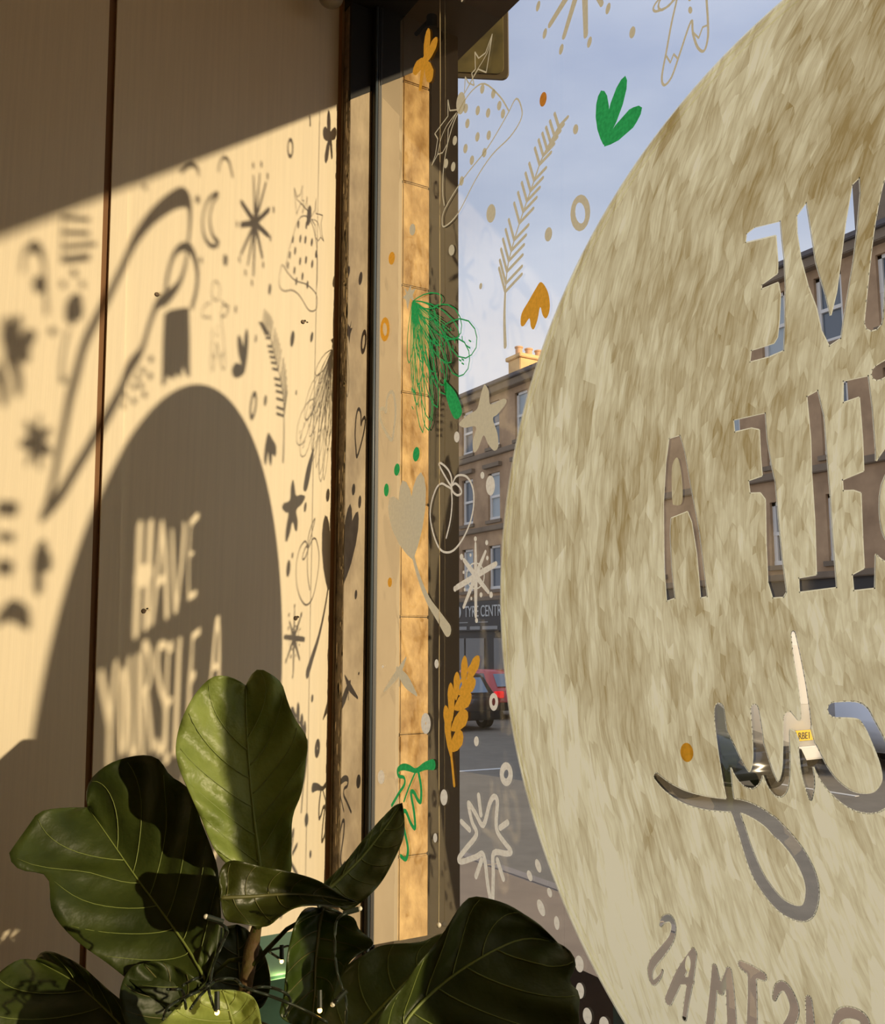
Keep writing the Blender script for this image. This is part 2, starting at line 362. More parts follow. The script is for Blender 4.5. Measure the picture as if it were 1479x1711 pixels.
gs=MB().box(-17.75,-14.6,YF+.3,YF+2.3,EYE+12.6,EYE+17.6,.03).box(-17.9,-14.45,YF+.2,YF+2.4,EYE+17.6,EYE+17.9,.03).build('chimney_stack',M_tend,ten)
for k in range(4): MB().lathe((-17.2+k*.75,YF+1.3,EYE+17.9),[(.2,0),(.17,.1),(.17,.38),(.21,.42),(.21,.48),(.12,.48)],14).build('chimney_pot',mat('clay_pot',(206,160,120),.8),gs)
# shops at street level
sf=MB().box(-47,22,YF-.05,YF+.35,ZG,EYE+2.0)
sf.build('shopfront_wall',M_shop,ten)
for k in range(12):
    xa=-46.5+k*4.3
    f=MB().box(xa,xa+3.6,YF-.12,YF-.04,ZG+.25,ZG+.5).build('shop_window',M_shop,ten)
    MB().box(xa+.05,xa+1.7,YF-.10,YF-.05,ZG+.5,ZG+2.5).box(xa+1.85,xa+3.5,YF-.10,YF-.05,ZG+.5,ZG+2.5).build('shop_pane',M_shopg,f)
sg=MB().box(-41.6,-34.5,YF-.32,YF-.04,EYE+.55,EYE+2.0,.02).build('sign_board',M_shop,ten)
def text(body,loc,size,m,parent,name='lettering',rot=(math.pi/2,0,0),sx=1,ext=.008):
    cu=bpy.data.curves.new(name,'FONT'); cu.body=body; cu.size=size; cu.extrude=ext
    tmp=bpy.data.objects.new(name+'_source',cu); C.objects.link(tmp)
    dg=bpy.context.evaluated_depsgraph_get(); me=bpy.data.meshes.new_from_object(tmp.evaluated_get(dg))
    bpy.data.objects.remove(tmp)
    Mx=Matrix.LocRotScale(Vector(loc)-origin_of(parent),Vector(rot).to_track_quat('Z','Y') if False else __import__('mathutils').Euler(rot),Vector((sx,1,1)))
    me.transform(Mx); me.materials.clear(); me.materials.append(m)
    o=bpy.data.objects.new(name,me); C.objects.link(o); o.parent=parent; return o
text('TYRE CENTRE',(-40.1,YF-.335,EYE+1.25),.78,M_txt,sg,sx=.72)
MB().cyl((-40.75,YF-.335,EYE+1.5),(0,1,0),.34,.02,24).build('sign_emblem',M_txt,sg)
b=MB()
for (xa,xb,z,h) in ((-40.6,-39.8,.95,.05),(-38.9,-38.0,.95,.05),(-40.6,-39.9,.62,.16),(-39.6,-38.7,.62,.16),(-38.5,-37.2,.62,.16)): b.box(xa,xb,YF-.335,YF-.32,EYE+z,EYE+z+h)
b.build('small_print_lines',mat('sign_grey',(150,150,148),.6),sg)
# ------------------------------------------------------------------ vehicles (length along x, rear towards +x)
M_tyre=mat('tyre',(28,28,28),.8); M_hub=mat('hub',(130,130,132),.4,metal=.6)
M_carg=mat('car_glass',(60,72,84),.1,spec=.8)
def car(name,label,cat,xr,y0,L,W,H,paint,tail=(190,24,28),plate=None,van=False,front_right=False):
    z=ZG-.05; r=thing(name,label,cat,(xr-L/2,y0+W/2,z))
    if van: prof=[(0,.35),(0,H-.15),(-.12,H),(-L*.72,H),(-L*.86,H*.62),(-L*.99,H*.48),(-L,.35)]
    else:   prof=[(0,.32),(-.02,.62),(-.10,.86),(-.25,.92),(-.62,H-.07),(-.9,H),(-L*.52,H),(-L*.60,H-.06),(-L*.74,.93),(-L*.97,.74),(-L,.5),(-L,.32)]
    if front_right: prof=[(-L-p[0],p[1]) for p in prof]
    bm=bmesh.new(); vs=[[bm.verts.new((xr+p[0],y0+(0 if k==0 else W),z+p[1])) for p in prof] for k in (0,1)]
    bm.faces.new(vs[0]); bm.faces.new(vs[1][::-1])
    for i in range(len(prof)): bm.faces.new((vs[0][i],vs[1][i],vs[1][(i+1)%len(prof)],vs[0][(i+1)%len(prof)]))
    bmesh.ops.recalc_face_normals(bm,faces=bm.faces)
    # the cabin leans inwards
    for v in bm.verts:
        if v.co.z>z+1.0 and not van: v.co.y+= .16 if v.co.y<y0+W/2 else -.16
    bmesh.ops.bevel(bm,geom=bm.edges[:],offset=.05,segments=2,affect='EDGES')
    MB().bm(bm).build('body',paint,r,True)
    sgn=-1 if front_right else 1; xo=xr-L if front_right else xr
    X=lambda d: xo-sgn*d
    wx=[.78,L-.85]
    for d in wx:
        for yy in (y0+.02,y0+W-.02):
            wh=MB().cyl((X(d),yy,z+.32),(0,1,0),.32,.22,24).build('wheel',M_tyre,r); MB().cyl((X(d),yy,z+.32),(0,1,0),.18,.24,16).build('hubcap',M_hub,wh)
    sgl=MB()
    for yy in (y0+.005,y0+W-.005):
        if van: sgl.prism([(X(L*.66),z+1.2),(X(L*.66),z+H-.35),(X(L*.74),z+H-.35),(X(L*.84),z+1.2)],'y',yy-.012,yy+.012)
    if not van:
        for k in (0,1):
            y_=y0+(.09 if k==0 else W-.09)
            sgl.add([(X(.5),y_+(-.035 if k==0 else .035),z+1.0),(X(L*.68),y_+(-.035 if k==0 else .035),z+1.0),(X(L*.56),y_+(.06 if k==0 else -.06),z+H-.10),(X(.85),y_+(.06 if k==0 else -.06),z+H-.10)],[(0,1,2,3)])
    if sgl.v: sgl.build('side_glass',M_carg,r)
    if van: MB().box(X(-.015)-.01,X(-.015)+.01,y0+.2,y0+W-.2,z+1.25,z+H-.3,.005).build('rear_glass',mat('van_door_white',(188,186,184),.4),r)
    else:
        q=[(X(.27),y0+.25,z+.98),(X(.27),y0+W-.25,z+.98),(X(.58),y0+W-.3,z+H-.12),(X(.58),y0+.3,z+H-.12)]
        q=[(a+sgn*.02,b_,c+.012) for a,b_,c in q]; MB().add(q,[(0,1,2,3)]).build('rear_glass',mat('rear_glass',(140,160,178),.1,spec=.9),r)
    for yy in (y0+.03,y0+W-.33):
        MB().box(X(.06)-.07,X(.06)+.07,yy,yy+.3,z+(.70 if van else .66),z+(.86 if van else .86),.02).build('tail_light',mat('tail_red_%d'%tail[0],tail,.3,emit=tail,es=.5),r)
    MB().box(X(-.03)-.07,X(-.03)+.07,y0-.02,y0+W+.02,z+.28,z+.52,.03).build('bumper',mat('white_bumper',(198,196,194),.5) if van else M_tyre,r)
    if plate:
        pl=MB().box(X(-.05)-.02,X(-.05)+.02,y0+W/2-.28,y0+W/2+.28,z+.62,z+.80).build('number_plate',mat('yellow_plate',(212,176,50),.5),r)
        text(plate,(X(-.05)+.025,y0+W/2-.22,z+.65),.17,M_shop,pl,rot=(math.pi/2,0,math.pi/2),sx=.9,ext=.002)
    return r
P_red=mat('red_car_paint',(186,44,44),.25,coat=.6); P_dark=mat('charcoal_car_paint',(52,48,46),.3,coat=.5); P_white=mat('white_van_paint',(196,194,192),.35,coat=.4); P_black=mat('black_car_paint',(24,26,26),.25,coat=.5); P_sil=mat('silver_car_paint',(226,226,228),.3,coat=.5)
car('hatchback_car','red hatchback with a glowing tail light, stopped down the street','car',-24.2,16.6,4.1,1.75,1.48,P_red,tail=(255,30,40))
car('hatchback_car','dark grey hatchback on the road in front of the red car','car',-21.6,13.2,4.2,1.8,1.5,P_dark,tail=(90,20,20))
car('panel_van','white panel van with a yellow rear number plate seen through the script lettering','van',-11.4,13.5,5.2,1.95,2.6,P_white,plate='RBE1',van=True,tail=(70,40,40))
car('hatchback_car','black car standing in front of the white van','car',-9.9,10.9,4.3,1.8,1.42,P_black,front_right=True)
car('hatchback_car','white car beside the white van at the right edge of the photo','car',-8.9,16.2,4.0,1.75,1.45,P_sil,front_right=True)
# ------------------------------------------------------------------ olive hanging sign
M_olive=mat('olive_sign',(120,108,62),.7,var=.2,vs=9,col2=(86,80,46)); M_edge=mat('sign_edge',(96,84,60),.6)
def board():
    A,B=at(690,126,4.5),at(850,134,4.3); up=Vector((0,0,1)); d=(B-A); W_=d.length; d.normalize(); nrm=d.cross(up).normalized()
    r=thing('hanging_sign','olive green hanging signboard with rounded corners outside the window head','sign',tuple(A))
    def rr(w0,w1,h0,h1,rad,n=6):
        pts=[]
        for cx,cz,a0 in ((w1-rad,h0+rad,-90),(w1-rad,h1-rad,0),(w0+rad,h1-rad,90),(w0+rad,h0+rad,180)):
            for k in range(n+1):
                q=math.radians(a0+90*k/n); pts.append((cx+rad*math.cos(q),cz+rad*math.sin(q)))
        return pts
    def ext(pts,t0,t1):
        n=len(pts); v=[A+d*p[0]+up*p[1]+nrm*t for t in (t0,t1) for p in pts]
        return v,[tuple(range(n)),tuple(range(2*n-1,n-1,-1))]+[(i,(i+1)%n,(i+1)%n+n,i+n) for i in range(n)]
    MB().add(*ext(rr(0,W_,0,.75,.035),-.006,.006)).build('edge_frame',M_edge,r)
    MB().add(*ext(rr(.0,W_-.020,.022,.735,.03),-.009,.009)).build('board_face',M_olive,r)
    MB().tube([A+d*.05+up*.74,A+d*.05+up*.9,Vector((A.x+d.x*.05,1.28,(A+up*.9).z))],.012,8).build('bracket',M_dark,r)
board()
# ------------------------------------------------------------------ wall fixings
M_scr=mat('rusty_screw',(70,52,30),.5,metal=.4)
for px,py,lb in ((262,492,'small dark screw in the wall beside the bauble string shadow'),(506,538,'small dark screw in the wall below the santa hat shadow'),(240,1021,'small dark screw inside the H of the shadow lettering'),(494,1033,'small dark screw in the wall just above the snowflake shadow')):
    y,z=wl((px,py)); r=thing('screw',lb,'screw',(XL,y,z),'screws in the pale wall')
    MB().cyl((XL+.0015,y,z),(1,0,0),.0055,.004,12,r2=.004).build('screw_head',M_scr,r)
    b=MB()
    for k in range(5):
        q=random.uniform(0,6.28); yy=y+.006+random.uniform(-.004,.006); zz=z+random.uniform(-.003,.006)
        b.add([(XL+.0008,yy+.003*math.cos(t),zz+.003*math.sin(t)*random.uniform(.5,1)) for t in (0,1.2,2.5,3.7,5)],[(0,1,2,3,4)])
    b.build('chipped_filler',M_white,r)
p=at(553,-4,2.62)
r=thing('ceiling_fitting','pale grey rounded fitting high on the wall at the top edge','light fitting',tuple(p))
MB().sphere(p,.030,20,.75).build('shade',mat('frosted_grey',(150,140,120),.4),r,True)
MB().cyl(p+Vector((0,0,.035)),(0,0,1),.014,.04,16).build('cap',M_steel,r)
MB().tube([p+Vector((0,0,.05)),Vector((XL,p.y,p.z+.055))],.006).build('arm',M_steel,r)
# cord on the glass
x,z0=g((738,1545)); x1,z1=g((740,60))
r=thing('bead_string','thin pale cord with a tiny bead hanging against the glass','bead string',(x,.9935,z0))
b=MB().tube([(x+(x1-x)*k/12+.001*math.sin(k*2.1),.9935,z0+(ZT-z0)*k/12) for k in range(13)],.0007,6).build('cord',mat('pale_cord',(215,196,150),.6),r)
MB().sphere((x,.9935,z0),.005,10).build('bead',mat('bead',(235,225,200),.3),r,True)
# ------------------------------------------------------------------ painted drawings
def K(x0,y0,sc): return lambda P:[(x0+p[0]/sc,y0+p[1]/sc)+tuple(p[2:]) for p in P]
I=lambda P:P
C4=K(540,0,3.6975);C5=K(540,400,3.6975);C6=K(540,800,3.6975);C7=K(540,1180,2.958);C8=K(840,0,2.3146)
L1=K(1079,250,3.6975);L2=K(1079,600,3.6975);L3=K(1059,1000,3.521);L4=K(1040,1340,3.369)
WA=K(340,150,4.889);WE=K(0,300,3.6975);WF=K(140,820,5.688);W2=K(0,500,2.465);G9=K(760,1080,7.13)
def cr(P,closed=False,n=5):                 # Catmull-Rom through the points (works with attached widths)
    P=[np.array(p,float) for p in P]; m=len(P); out=[]
    rng=range(m) if closed else range(m-1)
    for i in rng:
        p0=P[(i-1)%m] if closed or i>0 else P[i]; p1=P[i]; p2=P[(i+1)%m]; p3=P[(i+2)%m] if closed or i<m-2 else P[i+1]
        for k in range(n):
            t=k/n; out.append(tuple(.5*((2*p1)+(-p0+p2)*t+(2*p0-5*p1+4*p2-p3)*t*t+(-p0+3*p1-3*p2+p3)*t**3)))
    if not closed: out.append(tuple(P[-1]))
    return out
def poly(P,fn=g,k=I,smooth=True,n=4):
    P=k(P); P=cr(P,True,n) if smooth else P
    return [[fn(p) for p in P]]
def stroke(P,w,fn=g,k=I,closed=False,smooth=True,n=4):   # w in metres, one value or one per point
    P=[tuple(p) for p in k(P)]; ws=w if isinstance(w,(list,tuple)) else [w]*len(P)
    Q=[(*fn(p),ww) for p,ww in zip(P,ws)]
    if smooth and len(Q)>2: Q=cr(Q,closed,n)
    if closed: Q.append(Q[0])
    out=[]
    for i,(x,z,ww) in enumerate(Q):
        h=ww/2; m=10 if ww>.006 else 7
        out.append([(x+h*math.cos(2*math.pi*q/m),z+h*math.sin(2*math.pi*q/m)) for q in range(m)])
        if i:
            x0,z0,w0=Q[i-1]; dx,dz=x-x0,z-z0; l=math.hypot(dx,dz)
            if l<1e-6: continue
            nx,nz=-dz/l,dx/l; h0=w0/2
            out.append([(x0+nx*h0,z0+nz*h0),(x0-nx*h0,z0-nz*h0),(x-nx*h,z-nz*h),(x+nx*h,z+nz*h)])
    return out
def dot(c,rx,ry,fn=g,k=I,tilt=0,n=18,sc=1):
    t=math.radians(tilt); P=[]
    for i in range(n):
        q=2*math.pi*i/n; u,v=rx*math.cos(q),ry*math.sin(q); P.append((c[0]+u*math.cos(t)-v*math.sin(t),c[1]+u*math.sin(t)+v*math.cos(t)))
    return [[fn(p) for p in k(P)]]
def ring(c,rx,ry,w,fn=g,k=I,n=16,tilt=0):
    t=math.radians(tilt)
    return stroke([(c[0]+rx*math.cos(q)*math.cos(t)-ry*math.sin(q)*math.sin(t),c[1]+rx*math.cos(q)*math.sin(t)+ry*math.sin(q)*math.cos(t)) for q in [2*math.pi*i/n for i in range(n)]],w,fn,k,True,False)
def petal(b_,t_,w,fn=g,k=I,fat=.6):         # leaf shape from base to tip, w in metres
    (x0,z0),(x1,z1)=[fn(p) for p in k([b_,t_])]; dx,dz=x1-x0,z1-z0; l=math.hypot(dx,dz); nx,nz=-dz/l,dx/l; P=[]
    prof=[(0,.12),(.15,.5),(.35,.85),(fat,1),(.82,.82),(.94,.48)]
    for t,h in prof: P.append((x0+dx*t+nx*w/2*h,z0+dz*t+nz*w/2*h))
    P.append((x1,z1))
    for t,h in prof[::-1]: P.append((x0+dx*t-nx*w/2*h,z0+dz*t-nz*w/2*h))
    return [P]
def region(adds,subs=()):
    polys=list(adds)+list(subs); vs=[];fs=[]
    for P in polys:
        # drop consecutive duplicates
        Q=[P[0]]
        for p in P[1:]:
            if math.hypot(p[0]-Q[-1][0],p[1]-Q[-1][1])>1e-5: Q.append(p)
        if math.hypot(Q[0][0]-Q[-1][0],Q[0][1]-Q[-1][1])<1e-5: Q=Q[:-1]
        if len(Q)<3: Q=[(P[0][0],P[0][1]),(P[0][0]+1e-4,P[0][1]),(P[0][0],P[0][1]+1e-4)]
        ar=sum(Q[i][0]*Q[(i+1)%len(Q)][1]-Q[(i+1)%len(Q)][0]*Q[i][1] for i in range(len(Q)))
        if ar<0: Q=Q[::-1]
        n=len(vs); vs+=[Vector(q[:2]) for q in Q]; fs.append(list(range(n,n+len(Q))))
    v,e,f,ov,oe,of=delaunay_2d_cdt(vs,[],fs,0,1e-6,False)
    V=np.array([(p.x,p.y) for p in v]); T=np.array(f); cen=V[T].mean(1)
    def inside(P):
        P=np.array([(vs[i].x,vs[i].y) for i in P]); lo,hi=P.min(0),P.max(0)
        idx=np.where((cen>=lo).all(1)&(cen<=hi).all(1))[0]; x,z=cen[idx,0],cen[idx,1]; w_=np.zeros(len(idx),int)
        for i in range(len(P)):
            (x0,z0),(x1,z1)=P[i],P[(i+1)%len(P)]
            side=(x1-x0)*(z-z0)-(x-x0)*(z1-z0)
            w_+=((z0<=z)&(z1>z)&(side>0)).astype(int)-((z0>z)&(z1<=z)&(side<0)).astype(int)
        return idx[w_!=0]
    ok=np.zeros(len(T),bool)
    for P in fs[:len(adds)]: ok[inside(P)]=True
    for P in fs[len(adds):]: ok[inside(P)]=False
    return v,[tuple(map(int,t)) for t in T[ok]]
LAY=[0]
def paint(name,label,adds,m,subs=(),cat='window drawing',group=None,y=None):
    LAY[0]+=1
    yy=y if y is not None else .9978-.00012*(LAY[0]%12)
    v,f=region(adds,subs)
    used=sorted({i for t in f for i in t}); mp={i:k for k,i in enumerate(used)}
    X=[v[i] for i in used]; cx=sum(p.x for p in X)/len(X); cz=min(p.y for p in X)
    o=mesh(name,[(p.x,yy,p.y) for p in X],[tuple(mp[i] for i in t) for t in f],m,loc=(cx,yy,cz))
    if label: tag(o,label,cat,group)
    return o
PG=paintmat('grey_paint_pen',(232,226,200),var=.04); PW=paintmat('white_paint_pen',(252,250,240)); PGr=paintmat('green_paint_pen',(60,190,110),var=.15); PY=paintmat('gold_paint_pen',(248,186,70),var=.08); PO=paintmat('orange_paint_pen',(225,150,62),var=.1)
PD=paintmat('cream_disc_paint',(255,255,226),k=.97,col2=(180,162,114),brush=True); PE=paintmat('cream_edge_paint',(255,255,232),k=.97)
mm=.001
# ---- the big bauble
ZC=EYE+.0745; DX,DZ=.6515,.0745
disc=[[(-DX+.7835*math.cos(2*math.pi*i/160),EYE+DZ+.7895*math.sin(2*math.pi*i/160)) for i in range(160)]]
holes=[]
holes+=poly([(622,580),(628,520),(680,480),(840,440),(850,560),(865,690),(872,850),(868,1100),(862,1245),(770,1285),(648,1318),(658,1240),(800,1195),(820,1160),(832,1050),(838,900),(825,825),(720,868),(722,835),(820,765),(822,700),(810,535),(730,555)],k=L1,smooth=False)
holes+=poly([(938,410),(1000,325),(1025,480),(1060,700),(1120,900),(1150,1025),(1185,880),(1215,650),(1240,450),(1280,220),(1330,170),(1335,270),(1315,500),(1290,700),(1240,1000),(1215,1170),(1140,1220),(1090,1120),(1060,980),(1010,850),(965,680),(940,520)],k=L1,smooth=False)
holes+=stroke([(1415,1060),(1440,760),(1475,470),(1530,200),(1610,-60)],[.026,.024,.024,.024,.02],k=L1)+stroke([(1610,-60),(1690,300),(1770,600),(1880,880)],.022,k=L1)+stroke([(1450,620),(1760,520)],.022,k=L1)
holes+=stroke([(545,350),(505,1340)],.034,s,WF)+stroke([(645,335),(605,1265)],.034,s,WF)+stroke([(530,820),(630,790)],.05,s,WF)
holes+=poly([(150,490),(220,468),(250,570),(290,800),(340,1060),(390,1470),(345,1480),(320,1200),(290,1010),(265,945),(165,985),(160,1080),(170,1300),(190,1480),(135,1500),(120,1300),(115,900),(130,640)],k=L2,smooth=False)
isl=poly([(190,615),(168,680),(170,870),(185,903),(232,885),(230,740),(210,625)],k=L2)
holes+=poly([(548,375),(748,330),(760,500),(785,650),(810,760),(830,1000),(855,1250),(880,1440),(860,1475),(790,1480),(760,1380),(750,1150),(745,870),(715,830),(650,832),(640,750),(725,720),(715,600),(708,440),(660,430),(555,455)],k=L2,smooth=False)
holes+=poly([(1000,230),(1072,190),(1110,350),(1130,600),(1150,850),(1165,1100),(1190,1415),(955,1445),(950,1350),(1060,1330),(1050,1000),(1030,700),(1025,500)],k=L2,smooth=False)
holes+=poly([(1225,135),(1385,100),(1410,300),(1430,560),(1435,900),(1430,1200),(1425,1420),(1290,1435),(1280,1330),(1355,1290),(1345,1100),(1335,830),(1290,815),(1225,818),(1220,745),(1352,690),(1345,500),(1325,240),(1225,275)],k=L2,smooth=False)
# off-frame letters of YOURS, known from their shadow
W_=.026
holes+=stroke([(168,1128),(183,1210)],W_,s)+stroke([(194,1112),(184,1205),(182,1275)],W_,s)
holes+=ring((207,1188),5.5,68,W_*.8,s)
holes+=stroke([(218,1103),(219,1235),(225,1258),(231,1235),(232,1098)],W_*.8,s)
holes+=stroke([(240,1262),(241,1090),(250,1086),(254,1118),(249,1148),(242,1156)],W_*.8,s)+stroke([(246,1152),(256,1250)],W_*.8,s)
holes+=stroke([(278,1078),(268,1080),(264,1110),(270,1150),(278,1180),(277,1228),(270,1255),(263,1240)],W_*.8,s)
# script
px=.001
def sk(P,ws,k=L3,q=1.32,**a): return stroke(P,[w_*q*px for w_ in ws] if isinstance(ws,(list,tuple)) else ws*px*q,g,k,**a)
tail=[p for p in L3([(140,1048),(200,1105),(300,1165),(420,1200),(540,1215),(620,1218),(700,1245),(790,1300),(860,1370)])]+L4([(850,120),(940,215),(1010,310),(1062,420),(1075,520),(1050,610),(990,625),(900,580),(820,490),(760,390),(710,260),(670,130)])+L3([(640,1360),(610,1270),(575,1180),(548,1000),(530,850),(515,720),(510,650)])
tw=[10,13,15,15,14,14,15,16,17]+[17,17,17,17,16,15,15,15,15,15,13,12]+[12,12,11,14,16,16,14]
holes+=stroke(tail,[v*px*1.32 for v in tw],g)
holes+=sk([(525,760),(560,850),(600,950),(645,1035),(690,1070),(725,1040),(742,950),(735,800),(718,650)],[8,14,17,18,17,16,15,14,11])
holes+=sk([(745,820),(775,950),(805,1050),(850,1125),(885,1100),(903,1000),(905,800),(905,700)],[8,12,14,14,13,10,8,8])
holes+=poly([(885,700),(900,665),(930,660),(975,715),(1000,765),(985,825),(960,790),(930,770),(920,800),(915,960),(880,960)],k=L3,smooth=False)
holes+=sk([(945,205),(965,330),(995,500),(1015,650),(1020,740)],[6,9,10,11,13])
holes+=poly([(965,715),(1040,700),(1050,760),(1068,825),(1088,890),(985,890),(975,830),(958,790)],k=L3,smooth=False)
holes+=sk([(1010,880),(1025,1000),(1040,1090),(1047,1175)],[14,15,13,5])
holes+=sk([(1060,880),(1110,1000),(1180,1100),(1280,1180),(1380,1205),(1460,1180),(1510,1090),(1500,980),(1450,850),(1390,730),(1330,660),(1185,655)],[12,15,16,17,18,17,15,15,14,13,16,15])
# CHRISTMAS (mirrored), lower arc
holes+=sk([(222,690),(240,660),(275,655),(295,700),(280,770),(230,840),(175,910),(162,970),(180,1015),(215,985),(232,948)],[6,9,10,9,10,12,12,9,8,6,4],L4,1.2)
holes+=sk([(405,835),(330,970),(265,1115)],[8,14,13],L4,1.2)+sk([(412,850),(390,1000),(370,1110),(355,1215)],[9,10,9,8],L4,1.2)+sk([(320,1005),(395,1005)],10,L4,1.2)
holes+=sk([(525,930),(515,1100),(495,1290)],[9,12,13],L4,1.2)+sk([(528,945),(545,1010),(560,1065),(580,1010),(605,950)],9,L4,1.2)+sk([(605,950),(615,1100),(625,1290)],[10,14,15],L4,1.2)
holes+=sk([(675,915),(735,950),(800,980)],[10,13,10],L4,1.2)+sk([(735,960),(738,1100),(735,1290)],[13,14,16],L4,1.2)
holes+=sk([(862,1105),(880,1050),(915,1035),(950,1080),(975,1160),(955,1230),(915,1290),(860,1330)],[6,10,11,12,13,12,12,10],L4,1.2)
holes+=sk([(1055,1110),(1062,1200),(1065,1290)],[9,11,12],L4,1.2)
holes+=sk([(1195,1265),(1230,1200),(1290,1185),(1365,1220),(1375,1300),(1380,1400)],[8,11,12,12,12,12],L4,1.2)
isl+=poly([(375,862),(390,900),(382,950),(362,940),(360,900)],k=L4)
# disc = circle minus letters, plus the islands
isl_=isl
bau=paint('painted_bauble','huge cream painted christmas bauble with mirrored cut-out lettering on the glass',disc,PD,subs=holes,y=.9982)
me=bau.data; bm=bmesh.new(); bm.from_mesh(me)
be_=[e for e in bm.edges if len(e.link_faces)==1]; rb=MB()
for e in be_:
    a,b2=e.verts[0].co,e.verts[1].co; d=(b2-a); 
    if d.length<1e-6: continue
    d.normalize(); nrm=Vector((-d.z,0,d.x)); fc=e.link_faces[0].calc_center_median(); mid=(a+b2)/2
    if (fc-mid).dot(nrm)>0: nrm=-nrm
    q=[a,b2,b2+d*.0004+nrm*.0015,a-d*.0004+nrm*.0015]
    rb.add([Vector((p.x,p.y-.0004,p.z))+bau.location for p in q],[(0,1,2,3)])
bm.free()
rb.build('painted_outline',PE,bau)
v,f=region(isl_); mesh('letter_counter',[(p.x,.9981,p.y) for p in v],f,PD,bau)
# rim groove
rim=[]
for rr,ww in ((.9775,.0022),(.991,.003)):
    rim+=stroke([(-DX+.7835*rr*math.cos(2*math.pi*i/120),EYE+DZ+.7895*rr*math.sin(2*math.pi*i/120)) for i in range(120)],ww,lambda p:p,I,True,False)
v,f=region(rim); o=mesh('rim_line',[(p.x,.9976,p.y) for p in v],f,PE,bau)
def bpart(name,adds,m):
    v,f=region(adds); return mesh(name,[(p.x,.9979 if name=='cap' else .9977,p.y) for p in v],f,m,bau)
# cap and strings known from their shadow
bpart('cap',poly([(1020,830),(1060,805),(1120,795),(1175,790),(1180,1000),(1180,1215),(1158,1220),(1140,1160),(1120,1230),(1095,1200),(1080,1240),(1040,1215),(1030,1260),(1005,1280),(1010,1000)],s,WE,False),PE)
bpart('string_loop',stroke([(1030,690),(1045,580),(1085,460),(1140,415),(1190,440),(1225,560),(1220,680),(1195,780)],.022,s,WE),PE)
paint('painted_ribbon','long cream painted ribbon curling left of the bauble cap',stroke([(1165,430),(1180,280),(1175,150),(1130,112),(1060,140),(950,230),(850,360),(770,520),(690,690),(610,850),(530,1020),(480,1200),(440,1350),(415,1479)],[.016,.02,.03,.05,.05,.045,.04,.035,.035,.04,.045,.05,.05,.045],s,WE)+stroke([(415,1479-0),(370,1700),(330,1900),(270,2080)],[.045,.04,.035,.02],s,WE)+stroke([(1165,430),(1150,540),(1110,650),(1040,730),(980,770),(930,900),(880,1060),(800,1180),(740,1320),(660,1470),(560,1650),(470,1800),(380,1950),(270,2080)],[.016,.02,.024,.035,.03,.026,.03,.045,.04,.045,.04,.04,.04,.03],s,WE),PE)
# ---- starburst (in frame at the top)
cx_,cz_=428,373
st=[]
for ex,ey,wd in ((425.5,295,9),(436,292,9),(446,307,11),(451,351,16),(450,394,13),(440,430,12),(425.5,459,12),(416,442,10),(405,424,12),(405,376,16),(405,338,14)):
    st+=stroke([(cx_,cz_),(ex,ey)],[.018,wd*mm],s)
so_=paint('painted_starburst','big grey starburst with dots at its ray tips, top of the glass',st,PG)
for x_,y_ in ((425,277),(438.5,275),(449,295),(459,351),(453.5,398),(441.6,443),(423,473),(412,456),(402,434),(398,375)):
    v,f=region(dot((x_,y_),1.5,6.2,s)); mesh('dot',[(p.x,.9975,p.y) for p in v],f,PG,so_)
# ---- santa hat
hat=stroke([(1200,612),(1235,680),(1225,750),(1160,850),(1050,960),(950,1110),(840,1320),(760,1400),(742,1375),(760,1290),(870,1110),(1020,920),(1140,720)],.0035,k=C4,closed=True)
hat+=stroke([(1155,690),(1100,600),(1005,520),(930,560),(860,660),(800,800),(755,1000),(745,1180),(755,1270)],.0035,k=C4)
ho=paint('painted_santa_hat','thin outlined santa hat with spots at the upper glass edge',hat,PG)
b_=[]
for x_,y_ in ((990,552),(1058,582),(1095,655),(1118,705),(888,672),(962,685),(1026,700),(898,765),(960,848),(1030,838),(820,870),(886,920),(926,992),(1003,945),(765,1012),(810,1032),(862,1120)):
    v,f=region(dot((x_,y_),13,30,k=C4,tilt=8)); mesh('spot',[(p.x,.9974,p.y) for p in v],f,PG,ho)
paint('painted_holly','outlined holly leaves with one berry on top of the santa hat',
  stroke([(880,580),(885,478),(905,515),(940,530),(925,455),(948,430),(945,325),(968,362),(1010,330),(1052,215),(1035,330),(1015,450),(965,430),(935,480),(915,520),(880,580)],.003,k=C4,smooth=False)+stroke([(880,580),(950,450),(1020,330),(1052,215)],.0025,k=C4)
  +stroke([(840,680),(790,685),(778,620),(778,720),(740,770),(697,828),(715,860),(700,960),(680,1020),(715,955),(745,945),(775,890),(780,800),(830,700)],.003,k=C4,smooth=False)+stroke([(830,700),(770,780),(735,860),(715,950)],.0025,k=C4)
  +dot((858,640),28,70,k=C4,tilt=5),PG)
# ---- gold flower
paint('painted_flower','golden five-petal flower in front of the dark window head',petal((640,400),(655,175),.030,k=C4)+petal((640,390),(712,232),.034,k=C4,fat=.7)+petal((640,370),(560,445),.034,k=C4,fat=.7)+petal((640,380),(678,502),.032,k=C4,fat=.75)+stroke([(635,370),(620,450),(608,545)],[.026,.018,.014],k=C4),PY)
